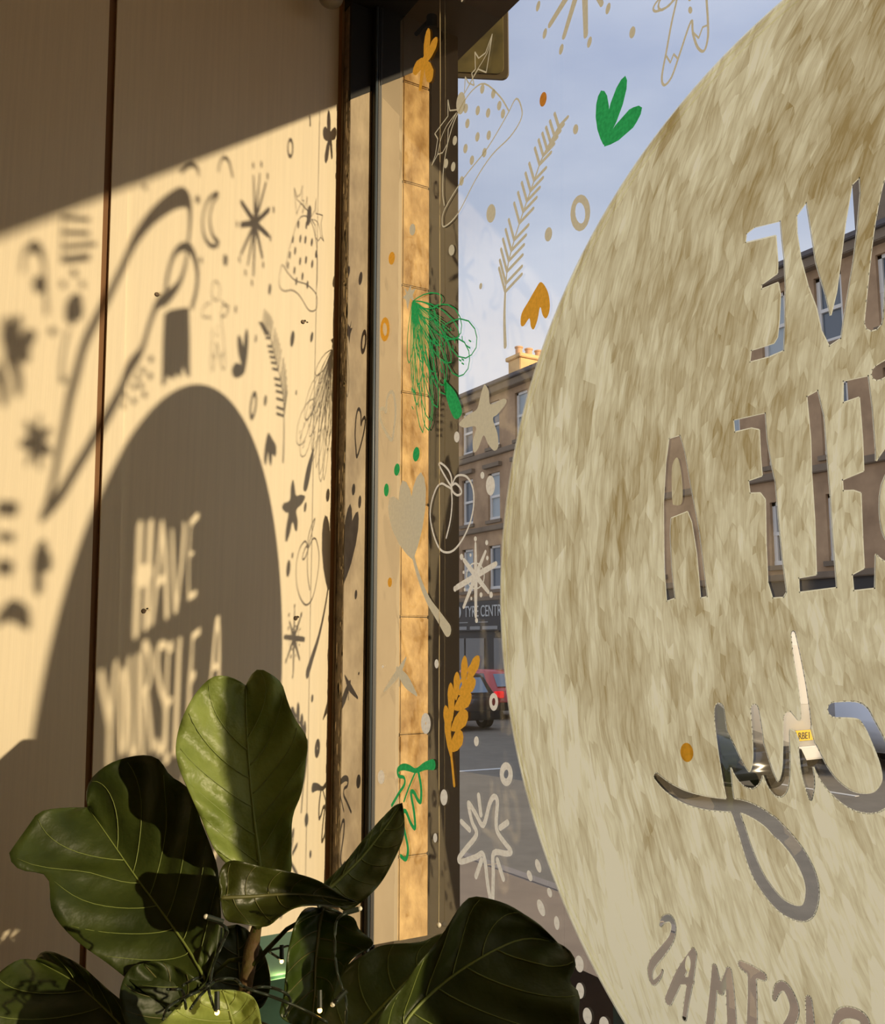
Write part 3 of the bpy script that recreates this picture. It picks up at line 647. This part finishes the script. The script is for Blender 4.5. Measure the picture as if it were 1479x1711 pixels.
# ---- green plant, ovals, rings in the sky
paint('painted_sprig','bright green three-leaf sprig against the sky',petal((398,560),(386,352),.034,k=C8)+petal((398,560),(480,295),.034,k=C8)+petal((398,565),(545,418),.036,k=C8,fat=.72),PGr)
for lb,c_,rx,ry,k_,tl_,m_ in (
 ('small orange oval dot against the sky above the fern',(162,386),13,29,C8,10,PO),
 ('small grey oval dot between the fern and the green sprig',(288,502),10,20,C8,8,PG),
 ('grey oval dot below the painted ring, right of the fern',(183,908),14,28,C8,8,PG),
 ('grey oval dot between starburst and gingerbread legs',(508,128),11,24,C8,12,PG),
 ('large grey oval dot left of the fern top',(1043,1320),28,58,C4,6,PG),
 ('tiny grey dot in the sky left of the fern stalk',(980,290),9,20,C5,8,PG),
 ('grey oval dot at the dark post beside the sky',(800,68),18,34,C5,4,PG),
 ('grey oval dot on sandstone above the painted star',(558,1420),18,36,C4,4,PG),
 ('golden oval dot at the window edge above the gold ring',(430,118),19,40,C5,5,PY),
 ('green dot, upper of the trio over the tulip',(582,1328),20,45,C5,6,PGr),
 ('green dot, middle of the trio over the tulip',(463,1423),17,38,C5,6,PGr),
 ('green dot, lowest of the trio left of the tulip',(398,70),15,40,C6,2,PGr),
 ('golden oval dot left of the tulip stem',(420,640),13,30,C6,2,PY),
 ('tiny white dot at the jamb left of the crossed strokes',(377,1160),7,10,C6,0,PW),
 ('white dot on the brown post above the gold branch',(710,1143),13,28,C6,0,PW),
 ('white dot on the corner edge below the green trunk',(835,1222),17,34,C5,0,PW),
 ('tiny white dot above the far sash window',(990,1458),12,22,C5,0,PW),
 ('white oval dot over the far sash window',(1040,42),28,62,C6,0,PW),
 ('white dot on the road right of the gold branch',(763,173),12,25,C7,0,PW),
 ('pale oval dot at the jamb above the leaf tip',(292,350),17,35,C7,0,PW),
 ('white oval dot on the cord left of the outlined star',(603,450),18,40,C7,0,PW),
 ('small white dot left of the cord below the green holly',(560,650),10,23,C7,0,PW),
 ('upper white snow dot right of the outlined star',(1070,788),13,35,C7,-16,PW),
 ('second white snow dot right of the outlined star',(1028,837),12,28,C7,-16,PW),
 ('white snow dot halfway down the bauble rim',(1127,920),11,25,C7,-14,PW),
 ('long white snow dot right of the big leaf top',(1085,995),16,44,C7,-18,PW),
 ('white snow dot on the pavement below the long one',(1163,1070),13,35,C7,-6,PW),
 ('white snow dot beside the right notch of the big leaf',(1275,1272),21,42,C7,-8,PW),
 ('white snow dot just under the one beside the leaf notch',(1275,1405),20,40,C7,-5,PW),
 ('white snow dot low at the right leaf edge',(1312,1530),22,42,C7,-8,PW),
 ('white snow dot at the bottom edge between leaf and bauble',(1395,1572),24,40,C7,-8,PW)):
    paint('painted_dot',lb,dot(c_,rx,ry,k=k_,tilt=tl_),m_,group='dots painted on the glass')
paint('painted_dot','golden dot on the bauble above the script tail',dot((322,905),38,57,k=L3,tilt=-6),PY,y=.9970,group='dots painted on the glass')
for lb,c_,rx,ry,k_,w_,m_ in (
 ('grey painted ring against the sky beside the bauble',(305,825),29,56,C8,.013,PG),
 ('golden painted ring at the window edge',(388,557),21,58,C5,.013,PY),
 ('white painted ring in front of the red car',(1062,1378),19,40,C6,.009,PW),
 ('white painted ring on the road above the outlined star',(912,335),22,41,C7,.013,PW),
 ('filled white painted ring on the post left of the gold branch',(514,85),13,30,C7,.018,PW)):
    paint('painted_ring',lb,ring(c_,rx,ry,w_,k=k_),m_,group='rings painted on the glass')
paint('painted_ring','thin painted ring whose shadow falls above the starburst shadow',ring((720,480),20,70,.010,s,WA),PG,group='rings painted on the glass')
# ---- gingerbread man
paint('painted_gingerbread_man','outlined gingerbread man hanging from the top edge',
  stroke([(682,-40),(680,0),(660,90),(640,200),(622,300),(632,332),(660,300),(690,215),(735,85),(742,130),(760,185),(785,200),(800,150),(800,80),(795,0),(795,-50)],.0042,k=C8)
  +stroke([(640,220),(655,245),(668,212),(682,228)],.003,k=C8,smooth=False)+stroke([(742,128),(765,150),(780,108),(800,100)],.003,k=C8,smooth=False)
  +stroke([(670,-10),(650,25),(600,47),(590,30),(620,-10),(680,-60)],.004,k=C8)+dot((732,42),8,14,k=C8)+dot((729,0),6,8,k=C8)
  +ring((1343,690),26,60,.004,s,WE)+stroke([(1310,760),(1270,790),(1262,850),(1300,850),(1312,860)],.004,s,WE)+stroke([(1375,750),(1412,790),(1405,840),(1375,850)],.004,s,WE),PG)
paint('painted_moon','outlined crescent moon whose shadow is left of the starburst shadow',stroke([(1340,90),(1290,140),(1262,250),(1275,360),(1320,415),(1360,395),(1325,350),(1305,250),(1325,150),(1355,100)],.012,s,WE,closed=True),PG)
paint('painted_arch','small painted arch whose shadow touches the top shade line',stroke([(130,660),(150,580),(185,555),(220,600),(245,710)],.010,s,WA),PG)
paint('painted_arch','faint painted arch left of the other small arch',stroke([(750,710),(775,690),(800,680),(820,700),(822,720)],.012,s,K(0,0,2.465)),PG)
paint('painted_tick','short painted stroke whose shadow hangs from the top shade line',stroke([(878,225),(880,290)],.010,s,WA),PG)
for lb,c_,rx,ry,k_ in (('painted dot whose shadow sits beside the crescent shadow',(1228,125),14,28,WE),('painted dot whose shadow sits below the crescent shadow',(1400,500),14,38,WE),('faint painted dot whose shadow sits above the gingerbread shadow',(1250,500),9,20,WE),('painted dot whose shadow hangs at the top shade line',(905,50),10,25,WE)):
    paint('painted_dot',lb,dot(c_,rx,ry,s,k_),PG,group='dots painted on the glass')
# ---- fern
fr=stroke([(15,1340),(12,1230),(15,1130)],[.010,.008,.006],k=C8)
stem=[(15,1130),(25,1030),(50,930),(85,820),(120,720),(155,620),(190,550),(222,492)]
stc=cr(stem,False,5); nst=len(stc)
fr+=stroke(stc,.004,k=C8,smooth=False)
for i in range(17):
    t=i/16; q=stc[min(nst-1,int(t*(nst-1)))]; L_=1-.45*t
    fr+=stroke([q,(q[0]+64*L_,q[1]-68*L_)],.0068,k=C8)
    fr+=stroke([q,(q[0]-18*L_-6,q[1]-92*L_)],.0068,k=C8)
paint('painted_fern','tall grey fern frond with slanted barbs against the sky',fr,PG)
# ---- gold arrow flower
paint('painted_bellflower','golden bell-shaped flower with three lobes beside the bauble rim',poly([(1355,265),(1395,320),(1410,400),(1403,460),(1385,490),(1365,470),(1350,420),(1333,500),(1310,557),(1292,540),(1283,490),(1250,535),(1230,530),(1235,460),(1280,380),(1320,310)],k=C5),PY)
# ---- heart, star, mistletoe tree
paint('painted_heart','slim grey outlined heart at the left window edge',stroke([(430,1240),(378,1160),(357,1090),(363,1050),(385,1048),(397,1065),(400,1000),(415,955),(435,945),(450,990),(455,1080),(445,1170)],.009,k=C5,closed=True),PG)
paint('painted_star','small solid grey star above the fringed green tree',poly([(508,296),(530,325),(550,283),(553,315),(580,305),(562,345),(570,385),(546,365),(530,435),(520,378),(500,360),(522,340)],k=C5,smooth=False),PG)
ap=(562,390); tr_=[]
def loop(b0,t0,w_):
    P=petal(b0,t0,w_,k=C5)[0]; return stroke(P,.0028,lambda p:p,I,True,False)
for tx,ty,w_ in ((540,765,.03),(590,1025,.04),(625,1195,.045),(670,1120,.05),(715,1040,.05),(765,960,.05),(800,760,.05),(850,600,.05),(745,375,.035),(620,760,.03),(690,820,.04),(740,650,.04),(700,480,.03)):
    tr_+=loop(ap,(tx,ty),w_)
for b0,t0,w_ in (((700,420),(860,580),.06),((760,540),(955,670),.075),((760,640),(905,800),.07),((640,700),(660,1180),.05),((600,560),(600,900),.035),((690,620),(760,900),.045)):
    tr_+=loop(b0,t0,w_)
random.seed(3)
for i in range(26):
    q=i/25; tx=545+q*330; ty=1120-q*560; f_=random.uniform(.55,1); tr_+=stroke([ap,(ap[0]+(tx-ap[0])*.5*f_+8,ap[1]+(ty-ap[1])*.5*f_),(ap[0]+(tx-ap[0])*f_,ap[1]+(ty-ap[1])*f_)],.0016,k=C5)
for i in range(40):
    t=random.uniform(.35,.95); q=random.uniform(0,1); tx=540+q*380; ty=1150-q*520; x_=ap[0]+(tx-ap[0])*t; y_=ap[1]+(ty-ap[1])*t
    tr_+=stroke([(x_,y_),(x_+random.uniform(2,12),y_+random.uniform(15,35))],.0028,k=C5)
for x_,y_ in ((870,630),(890,655),(910,625),(905,665),(850,745),(866,765),(866,740)): tr_+=stroke([(x_,y_),(x_+12,y_+8)],.003,k=C5)
to=paint('painted_fir_tree','fringed green outlined fir tree with a solid trunk across the window post',tr_,PGr)
v,f=region(poly([(752,868),(768,880),(830,955),(866,1065),(832,1112),(800,1075),(765,965)],k=C5)); mesh('trunk',[(p.x,.9972,p.y) for p in v],f,PGr,to)
# ---- white flower / bird, tulip, pumpkin
paint('painted_poinsettia','solid grey-white pointed blossom over the far rooftop windows',poly([(1005,898),(1030,940),(1040,1020),(1120,985),(1138,1010),(1085,1080),(1055,1110),(1083,1200),(1088,1280),(1062,1306),(1025,1265),(997,1212),(965,1290),(938,1316),(930,1250),(950,1160),(880,1165),(845,1140),(900,1085),(955,1050),(975,980),(988,930)],k=C5),PG)
paint('painted_tulip','large solid grey-white tulip with a curved stem over the sandstone',petal((560,490),(415,118),.066,k=C6,fat=.62)+petal((560,490),(496,10),.064,k=C6,fat=.6)+petal((560,490),(610,-40),.068,k=C6,fat=.6)+stroke([(555,455),(598,610),(655,750),(720,850),(775,935)],[.010,.012,.016,.022,.028],k=C6),PG)
paint('painted_pumpkin','thin white outlined pumpkin with a curled stalk over the corner post',
  stroke([(800,62),(770,45),(738,30),(705,60),(675,150),(668,240),(690,350),(725,430),(765,455),(815,440),(870,370),(915,270),(937,160),(932,60),(900,-5),(862,-22),(825,-10),(800,50)],.0046,k=C6)
  +stroke([(798,60),(803,150),(792,260),(767,365)],.0048,k=C6)+stroke([(800,45),(825,30),(855,60),(860,90),(835,102),(808,80),(800,50)],.0048,k=C6)+stroke([(800,50),(798,-10),(775,-60),(735,-95),(722,-88),(745,-40),(780,20),(800,50)],.0046,k=C6),PW)
# ---- snowflake
sn=[]
for ex,ey,wd in ((948,398,6),(1010,450,7),(1068,530,11),(1028,700,8),(950,850,8),(875,792,8),(832,672,12),(877,503,9)): sn+=stroke([(950,600),(ex,ey)],[.013,wd*mm],k=C6)
sn+=ring((948,600),55,80,.003,k=C6)
sno=paint('painted_snowflake','white snowflake star with dotted tips over the far shopfront',sn,PW)
b_=[]
for x_,y_,r_ in ((948,372,9),(1018,395,9),(918,472,6),(863,483,11),(1075,525,9),(875,578,6),(822,680,10),(882,685,6),(923,740,6),(983,717,9),(1045,717,11),(955,875,9),(1022,490,8)):
    v,f=region(dot((x_,y_),r_,r_*1.8,k=C6)); mesh('dot',[(p.x,.9973,p.y) for p in v],f,PW,sno)
# ---- gold branch
gb=stroke([(761,1312),(758,1280),(754,1240),(754,1215),(758,1180),(766,1150),(778,1128),(790,1110)],[.008,.008,.008,.008,.007,.006,.005,.005])
for b0,t0,w_ in (((782,1138),(803,1096),.026),((776,1150),(779,1095),.024),((768,1160),(797,1136),.030),((764,1170),(766,1122),.024),((761,1185),(790,1160),.032),((757,1205),(755,1140),.026),((756,1220),(784,1190),.034),((754,1232),(746,1178),.026),((755,1255),(775,1223),.034),((757,1270),(747,1200),.022)): gb+=petal(b0,t0,w_,fat=.7)
paint('painted_branch','golden leafy branch painted over the corner post beside the road',gb,PY)
# ---- green holly outline, outlined star, crossed strokes
paint('painted_holly_leaf','green outlined lobed leaf with a thick top edge, above the potted plant',
  stroke([(345,490),(380,430),(408,385),(405,352),(380,345),(376,315),(400,300),(430,305),(465,318),(510,295),(548,288)],[.007,.007,.007,.007,.008,.010,.014,.014,.010,.016,.022],k=C7)+stroke([(465,318),(430,400),(405,470)],.005,k=C7)
  +stroke([(478,330),(490,400),(488,470),(472,460),(455,425),(440,430),(455,520),(460,600),(440,580),(415,520),(400,530),(405,600),(425,700),(415,755),(390,740)],.009,k=C7),PGr)
sp_=[]
for a_,c_ in (((775,440),(786,535)),((690,570),(730,610)),((918,574),(882,600)),((790,760),(762,840)),((868,760),(897,852))): sp_+=stroke([a_,c_],.011,k=C7)
paint('painted_shooting_star','white outlined star on a stalk with sparkle lines, low on the glass',
  stroke([(835,960),(820,880),(800,735),(760,745),(690,768),(678,750),(715,700),(765,632),(742,570),(725,478),(760,530),(798,588),(830,480),(852,446),(868,470),(862,560),(868,620),(905,675),(935,715),(915,728),(850,725),(848,820),(845,960)],.0105,k=C7)+sp_,PW)
paint('painted_cross','two crossed grey strokes over the sandstone edge',stroke([(520,1105),(470,1200),(385,1310)],[.004,.018,.006],k=C6)+stroke([(465,1175),(520,1250),(585,1335)],[.012,.028,.006],k=C6)+stroke([(480,1180),(478,1280)],.004,k=C6),PG)
# ---- blurred drawings beyond the right of the frame, known from their shadows on the far left of the wall
paint('painted_candy_cane','painted candy cane whose soft shadow is left of the wall joint',stroke([(150,560),(165,460),(215,412),(262,450),(285,560),(300,820)],[0.0180,0.0210,0.0270,0.0240,0.0180,0.0210],s,WE)+dot((250,650),38,60,s,WE),PW)
paint('painted_bud','painted bud with dots whose soft shadow is beside the wall joint',petal((460,905),(475,700),0.096,s,WE)+petal((470,880),(420,760),0.054,s,WE)+petal((480,850),(525,800),0.036,s,WE)+stroke([(430,940),(400,1080),(390,1240)],0.0180,s,WE)+dot((400,650),18,28,s,WE)+dot((468,580),20,30,s,WE)+dot((520,650),16,26,s,WE)+dot((335,940),24,30,s,WE)+dot((400,1240),22,26,s,WE),PW)
paint('painted_gift_lines','painted present made of bars whose faint shadow is at the wall joint',stroke([(400,240),(560,250)],0.0120,s,WE)+stroke([(395,330),(560,335)],0.0120,s,WE)+stroke([(400,420),(600,400)],0.0120,s,WE)+stroke([(395,500),(560,480)],0.0180,s,WE)+stroke([(400,240),(395,500)],0.0120,s,WE),PW)
paint('painted_leafy_plant','big painted plant whose soft shadow is at the left photo edge',petal((70,1060),(40,850),0.063,s,WE)+petal((80,1060),(140,830),0.056,s,WE)+petal((90,1050),(235,960),0.048,s,WE)+petal((110,1045),(200,1100),0.041,s,WE)+stroke([(60,1060),(110,1160),(130,1290)],0.0420,s,WE)+stroke([(0,1180),(30,1260),(40,1350)],0.0420,s,WE),PW)
paint('painted_blob_star','painted star whose soft shadow sits left of the ribbon shadow',sum([stroke([(155,590),(155+62*math.cos(q),590+105*math.sin(q))],[0.0420,0.0180],s,W2) for q in [2*math.pi*i/7+.4 for i in range(7)]],[]),PW)
paint('painted_wreath','painted wreath whose soft shadow sits low left of the bauble shadow',petal((180,1140),(160,1010),0.084,s,W2)+petal((185,1120),(210,1040),0.072,s,W2)+petal((180,1120),(150,1210),0.066,s,W2),PW)
paint('painted_bars','painted bars whose soft shadow touches the left photo edge',stroke([(0,860),(70,865)],0.0300,s,W2)+stroke([(0,975),(60,985)],0.0180,s,W2)+stroke([(0,1100),(50,1110)],0.0300,s,W2)+stroke([(0,1320),(50,1280),(110,1310),(125,1350)],[0.0300,0.0420,0.0420,0.0180],s,W2),PW)
paint('painted_dot_cluster','cluster of painted dots whose shadow sits beside the cap shadow',sum([dot(c_,15,22,s,WE) for c_ in ((940,1110),(890,1180),(935,1215),(880,1275),(835,1280),(780,1340),(835,1370),(900,1330),(860,1225),(765,1400))],[]),PG)
# ------------------------------------------------------------------ bench, fig plant, planter, fairy lights
ZB=EYE-.80
tag(MB().box(XL+.002,-.2,.30,.925,ZB-.04,ZB,.004).build('window_bench',M_bench,loc=(-1.1,.6,0)),'wooden window bench board against the pale wall','bench')
b=MB()
for x_ in (-1.95,-.28):
    for y_ in (.34,.86): b.box(x_-.025,x_+.025,y_-.025,y_+.025,0,ZB-.04)
b.build('bench_legs',M_bench,bpy.data.objects['window_bench'])
LG=leafmat('fig_leaf_mid',(66,84,30),(46,62,20),.25); LD=leafmat('fig_leaf_dark',(64,76,26),(44,56,18),.12,rough=.5); LB=leafmat('fig_leaf_young',(152,168,90),(118,136,60),.22,rough=.42,bump=.35)
LO=leafmat('fig_leaf_olive',(70,78,28),(56,60,20),.25); LP=leafmat('fig_leaf_pale',(110,122,74),(84,98,54),.25,rough=.35)
MV=mat('leaf_vein',(128,142,72),.5); MVd=mat('leaf_vein_dark',(92,92,48),.5)
base=at(405,1790,1.42)
fig=thing('fiddle_leaf_fig','potted fiddle leaf fig with large glossy green leaves by the window','potted plant',(base.x,base.y,ZB))
def resamp(P,n):
    P=[np.array(p[:2],float) for p in cr(P,False,6)]; d=[0]
    for i in range(1,len(P)): d.append(d[-1]+np.linalg.norm(P[i]-P[i-1]))
    out=[]; j=0
    for k in range(n):
        t=d[-1]*k/(n-1)
        while j<len(d)-2 and d[j+1]<t: j+=1
        u=0 if d[j+1]==d[j] else (t-d[j])/(d[j+1]-d[j]); out.append(P[j]+(P[j+1]-P[j])*u)
    return out
def leaf(mid,left,right,d0,d1,m,cupL=.03,cupR=.03,rip=.006,nv=6,vm=MV,seed=0,label=None,curl=0,vr=.0011):
    NT,NV=44,20
    Mi,Le,Ri=resamp(mid,NT),resamp(left,NT),resamp(right,NT)
    def S_(t,v):
        f=t*(NT-1); i=min(NT-2,int(f)); u=f-i
        m_=Mi[i]*(1-u)+Mi[i+1]*u; e=(Le if v<0 else Ri); e_=e[i]*(1-u)+e[i+1]*u
        q=m_+(e_-m_)*abs(v)
        dd=d0+(d1-d0)*t+curl*math.sin(math.pi*t)
        dd+=-(cupL if v<0 else cupR)*(abs(v)**1.6)*math.sin(math.pi*min(1,t*.96+.04))
        # quilted surface between lateral veins and a wavy margin
        dd+=rip*abs(v)*math.sin((t-abs(v)*.16)*nv*2*math.pi+seed+(1.2 if v>0 else 0))
        dd+=.006*noise.noise(Vector((t*5+seed,v*3,seed)))
        return at(q[0],q[1],dd)
    V=[];F=[]
    for i in range(NT):
        for j in range(NV+1): V.append(S_(i/(NT-1),-1+2*j/NV))
    for i in range(NT-1):
        for j in range(NV): a=i*(NV+1)+j; F.append((a,a+1,a+NV+2,a+NV+1))
    o=mesh('leaf',V,F,m,fig,True)
    sol=o.modifiers.new('thickness','SOLIDIFY'); sol.thickness=.0011; sol.offset=0
    b=MB(); eye=Vector((0,0,EYE))
    def lift(p,h=.0012): return p+(eye-p).normalized()*h
    b.tube([lift(S_(i/30,0)) for i in range(31)],[.0030*(1-.7*i/30)*vr/.0011 for i in range(31)],6)
    for k in range(nv):
        t0=.06+.80*k/nv
        for sg in (-1,1):
            P=[]
            for q in range(11):
                w_=q/10; P.append(lift(S_(min(.99,t0+.03*sg+ .20*w_**1.3*(1-.3*t0)),sg*w_*.94)))
            b.tube(P,[vr*(1-.6*q/10) for q in range(11)],5)
    b.build('vein',vm,o,True)
    if label: o['label']=label
    return o
# tall leaf, half in sun
leaf([(440,1500),(434,1440),(425,1370),(417,1290),(412,1210),(411,1146)],
     [(440,1500),(380,1445),(358,1418),(335,1366),(313,1316),(298,1280),(294,1247),(303,1204),(326,1160),(352,1133),(374,1129),(396,1136),(411,1146)],
     [(440,1500),(483,1465),(487,1418),(489,1366),(504,1323),(511,1273),(513,1234),(495,1204),(482,1176),(471,1143),(452,1126),(433,1118),(420,1128),(411,1146)],
     1.50,1.54,LB,.035,.02,.007,6,MV,1.3,'bright green leaf, left half in sunlight')
# large dark leaf at left
leaf([(345,1640),(318,1592),(291,1552),(257,1506),(224,1461),(178,1394),(147,1349)],
     [(345,1640),(300,1690),(257,1669),(187,1615),(125,1569),(87,1523),(79,1465),(33,1453),(15,1430),(25,1411),(46,1382),(66,1357),(104,1350),(147,1349)],
     [(345,1640),(368,1560),(366,1478),(362,1444),(340,1382),(316,1320),(285,1296),(264,1268),(233,1262),(187,1274),(154,1299),(144,1325),(147,1349)],
     1.50,1.66,LD,.03,.03,.007,6,MV,2.1,vr=.0008)
# folded centre leaf
leaf([(368,1500),(420,1498),(480,1494),(540,1498),(598,1508)],
     [(368,1500),(367,1460),(385,1438),(434,1447),(496,1460),(537,1474),(570,1495),(598,1508)],
     [(368,1500),(377,1536),(403,1543),(444,1548),(470,1530),(496,1516),(529,1513),(570,1516),(598,1508)],
     1.42,1.46,LO,.02,.05,.004,5,MVd,.5,'olive folded leaf with a lit lower edge')
# diagonal leaf to the right
leaf([(545,1490),(575,1462),(607,1430),(640,1388),(672,1342)],
     [(545,1490),(540,1478),(560,1458),(580,1437),(600,1412),(618,1390),(655,1350),(672,1342)],
     [(545,1490),(575,1522),(600,1510),(634,1478),(658,1437),(674,1400),(676,1370),(672,1342)],
     1.50,1.58,LP,.01,.04,.004,5,MV,3.3)
# hanging leaf low centre
leaf([(540,1518),(534,1545),(531,1575),(527,1612),(526,1657),(520,1720)],
     [(540,1518),(511,1518),(493,1544),(481,1592),(475,1657),(470,1700),(520,1720)],
     [(540,1518),(568,1526),(591,1534),(601,1554),(624,1577),(588,1603),(566,1640),(545,1690),(520,1720)],
     1.46,1.38,LG,.03,.03,.006,5,MVd,4.0)
# pale leaf behind the big one
leaf([(560,1790),(590,1735),(640,1680),(690,1630),(735,1590),(790,1560)],
     [(560,1790),(520,1720),(548,1650),(567,1623),(607,1596),(641,1579),(702,1574),(739,1560),(790,1560)],
     [(560,1790),(640,1760),(700,1700),(740,1650),(770,1600),(790,1560)],
     1.40,1.44,LP,.02,.02,.004,5,MV,5.2)
# big dark leaf bottom right
leaf([(640,1840),(668,1730),(700,1680),(773,1619),(868,1570),(932,1576)],
     [(640,1840),(610,1760),(640,1690),(672,1650),(697,1613),(725,1580),(748,1548),(770,1514),(790,1498),(827,1504),(861,1518),(905,1548),(932,1576)],
     [(640,1840),(780,1850),(900,1800),(962,1730),(967,1690),(968,1660),(952,1640),(962,1616),(958,1596),(945,1583),(932,1576)],
     1.30,1.34,LD,.035,.05,.008,6,MV,6.1,curl=-.02)
# bottom-left leaf
leaf([(300,1800),(240,1760),(200,1711),(130,1645),(60,1605)],
     [(300,1800),(160,1830),(40,1790),(-30,1720),(-30,1660),(0,1624),(33,1603),(60,1605)],
     [(300,1800),(275,1745),(249,1711),(216,1681),(183,1656),(137,1615),(95,1593),(70,1591),(60,1605)],
     1.50,1.68,LD,.03,.03,.008,6,MV,7.7,vr=.0008)
# young leaf at the bottom centre
leaf([(400,1760),(395,1730),(387,1700),(380,1675),(372,1654)],
     [(400,1760),(320,1760),(262,1725),(280,1700),(313,1668),(340,1655),(372,1654)],
     [(400,1760),(440,1740),(436,1708),(432,1684),(420,1664),(395,1655),(372,1654)],
     1.34,1.30,LB,.02,.02,.004,5,MV,8.4,'small bright green young leaf under the fairy lights')
# dark leaves behind
leaf([(405,1700),(402,1650),(398,1600),(396,1545)],[(405,1700),(345,1680),(330,1620),(350,1560),(396,1545)],[(405,1700),(440,1680),(452,1640),(440,1590),(415,1555),(396,1545)],1.52,1.55,LD,.03,.02,.005,5,MVd,9.1)
leaf([(360,1800),(330,1740),(290,1670),(240,1610)],[(360,1800),(280,1790),(225,1740),(200,1670),(215,1620),(240,1610)],[(360,1800),(400,1740),(380,1680),(320,1630),(270,1606),(240,1610)],1.52,1.52,LD,.03,.03,.006,5,MVd,10.2)
#leaf([(560,1830),(530,1770),(490,1700),(440,1660)],[(560,1830),(480,1830),(430,1770),(415,1700),(440,1660)],[(560,1830),(590,1780),(560,1720),(500,1680),(440,1660)],1.50,1.52,LD,.03,.03,.006,5,MVd,11.2)
# trunk, petioles, pot
top=at(428,1560,1.46)
MB().tube([(base.x,base.y,ZB+.06),at(400,1711,1.44),at(412,1640,1.45),at(420,1590,1.46),at(432,1535,1.47)],[.011,.010,.009,.011,.006],10).build('stem',mat('fig_stem',(78,52,32),.7,var=.3,vs=30,col2=(96,88,30),bump=.4),fig,True)
b=MB()
for q in ((at(425,1560,1.46),at(440,1500,1.50)),(at(420,1600,1.46),at(345,1640,1.50)),(at(430,1550,1.46),at(368,1500,1.42)),(at(430,1550,1.46),at(545,1490,1.50)),(at(415,1620,1.45),at(540,1518,1.46)),(at(405,1700,1.44),at(560,1790,1.40)),(at(402,1720,1.44),at(640,1840,1.30)),(at(402,1740,1.43),at(300,1800,1.50)),(at(408,1690,1.44),at(400,1760,1.34))):
    m_=(q[0]+q[1])/2+Vector((0,0,.012)); b.tube([q[0],m_,q[1]],[.0038,.003,.0028],7)
b.build('petiole',LO,fig,True)
MB().lathe((base.x,base.y,ZB),[(0,0),(.075,0),(.082,.01),(.10,.14),(.106,.15),(.106,.165),(.094,.165),(.09,.14),(0,.14)],32).build('pot',mat('terracotta_pot',(120,84,62),.8,var=.1),fig,True)
MB().lathe((base.x,base.y,ZB+.141),[(0,.004),(.09,.002)],24).build('soil',mat('soil',(48,36,26),.95,bump=.6,bs=90),fig)
# teal planter box behind
pc=at(462,1640,1.66); tp=thing('planter_box','teal green planter box with a rim behind the fig stem','planter',(pc.x,pc.y,ZB))
M_teal=mat('teal_box',(140,205,180),.5,var=.05)
zt=at(470,1588,1.66).z
b=MB().box(pc.x-.09,pc.x+.09,pc.y-.07,pc.y+.07,ZB,zt-.03,.004); b.build('body',M_teal,tp)
rm=MB().box(pc.x-.098,pc.x+.098,pc.y-.078,pc.y+.078,zt-.035,zt,.004).build('rim',M_teal,tp)
# fairy lights
M_wire=mat('dark_green_wire',(30,40,28),.5); M_led=mat('led_cap',(235,232,215),.2); M_glow=mat('led_glow',(255,214,120),.3,emit=(255,190,90),es=12)
D9=K(280,1400,3.892)
fl=thing('fairy_lights','dark green wired fairy lights draped through the fig leaves','fairy lights',tuple(at(363,1692,1.27)))
b=MB()
wires=[([(250,512),(385,590),(360,680),(300,820),(275,950),(270,1000),(300,1100),(320,1130)],1.27),([(1250,462),(1140,500),(1095,560),(1090,750),(1110,900),(1160,1050),(1160,1230)],1.30),
 ([(-30,1180),(0,1110),(100,1040),(200,1000),(270,960),(340,920),(440,920),(480,960)],1.27),([(100,960),(160,925),(220,905)],1.28),([(0,985),(60,985),(100,1000),(120,1110)],1.28),([(150,1110),(200,1040),(260,980)],1.27),
 ([(520,990),(600,970),(700,980),(780,1020),(800,1080),(760,1160)],1.30),([(480,960),(550,990),(700,1040),(870,1110),(1040,1200)],1.30),([(600,752),(690,725),(785,703)],1.55),([(1130,1010),(1100,1060),(1075,1085)],1.29),([(660,740),(720,780),(745,800)],1.55),([(980,445),(1060,460),(1140,500)],1.31)]
for P,d_ in wires:
    Q=cr(D9(P),False,5); MB().tube([at(p[0],p[1],d_+.008*math.sin(i*.9)) for i,p in enumerate(Q)],.0018,6).build('wire',M_wire,fl,True)
for (x_,y_),d_,gl_,di in (((250,512),1.268,0,(-1,.3)),((1252,460),1.298,0,(1,.3)),((742,803),1.548,1,(0,-1)),((990,1122),1.298,1,(0,-1)),((322,1135),1.268,1,(0,-1)),((1075,1083),1.288,0,(-1,-1))):
    p=at(*D9([(x_,y_)])[0],d_); v_=(at(D9([(x_,y_)])[0][0]+di[0]*10,D9([(x_,y_)])[0][1]-di[1]*10,d_)-p).normalized()
    bo=MB().tube([p-v_*.022,p-v_*.002],[.0030,.0034],8).build('bulb_socket',M_wire,fl)
    MB().sphere(p,.0030,10).build('bulb',M_glow if gl_ else M_led,bo,True)
    if gl_:
        L=bpy.data.lights.new('led_light','POINT'); L.energy=.03; L.color=(1,.72,.32); L.shadow_soft_size=.003
        lo=bpy.data.objects.new('led_light',L); C.objects.link(lo); lo.parent=fl; lo.location=p+v_*.008-fl.location
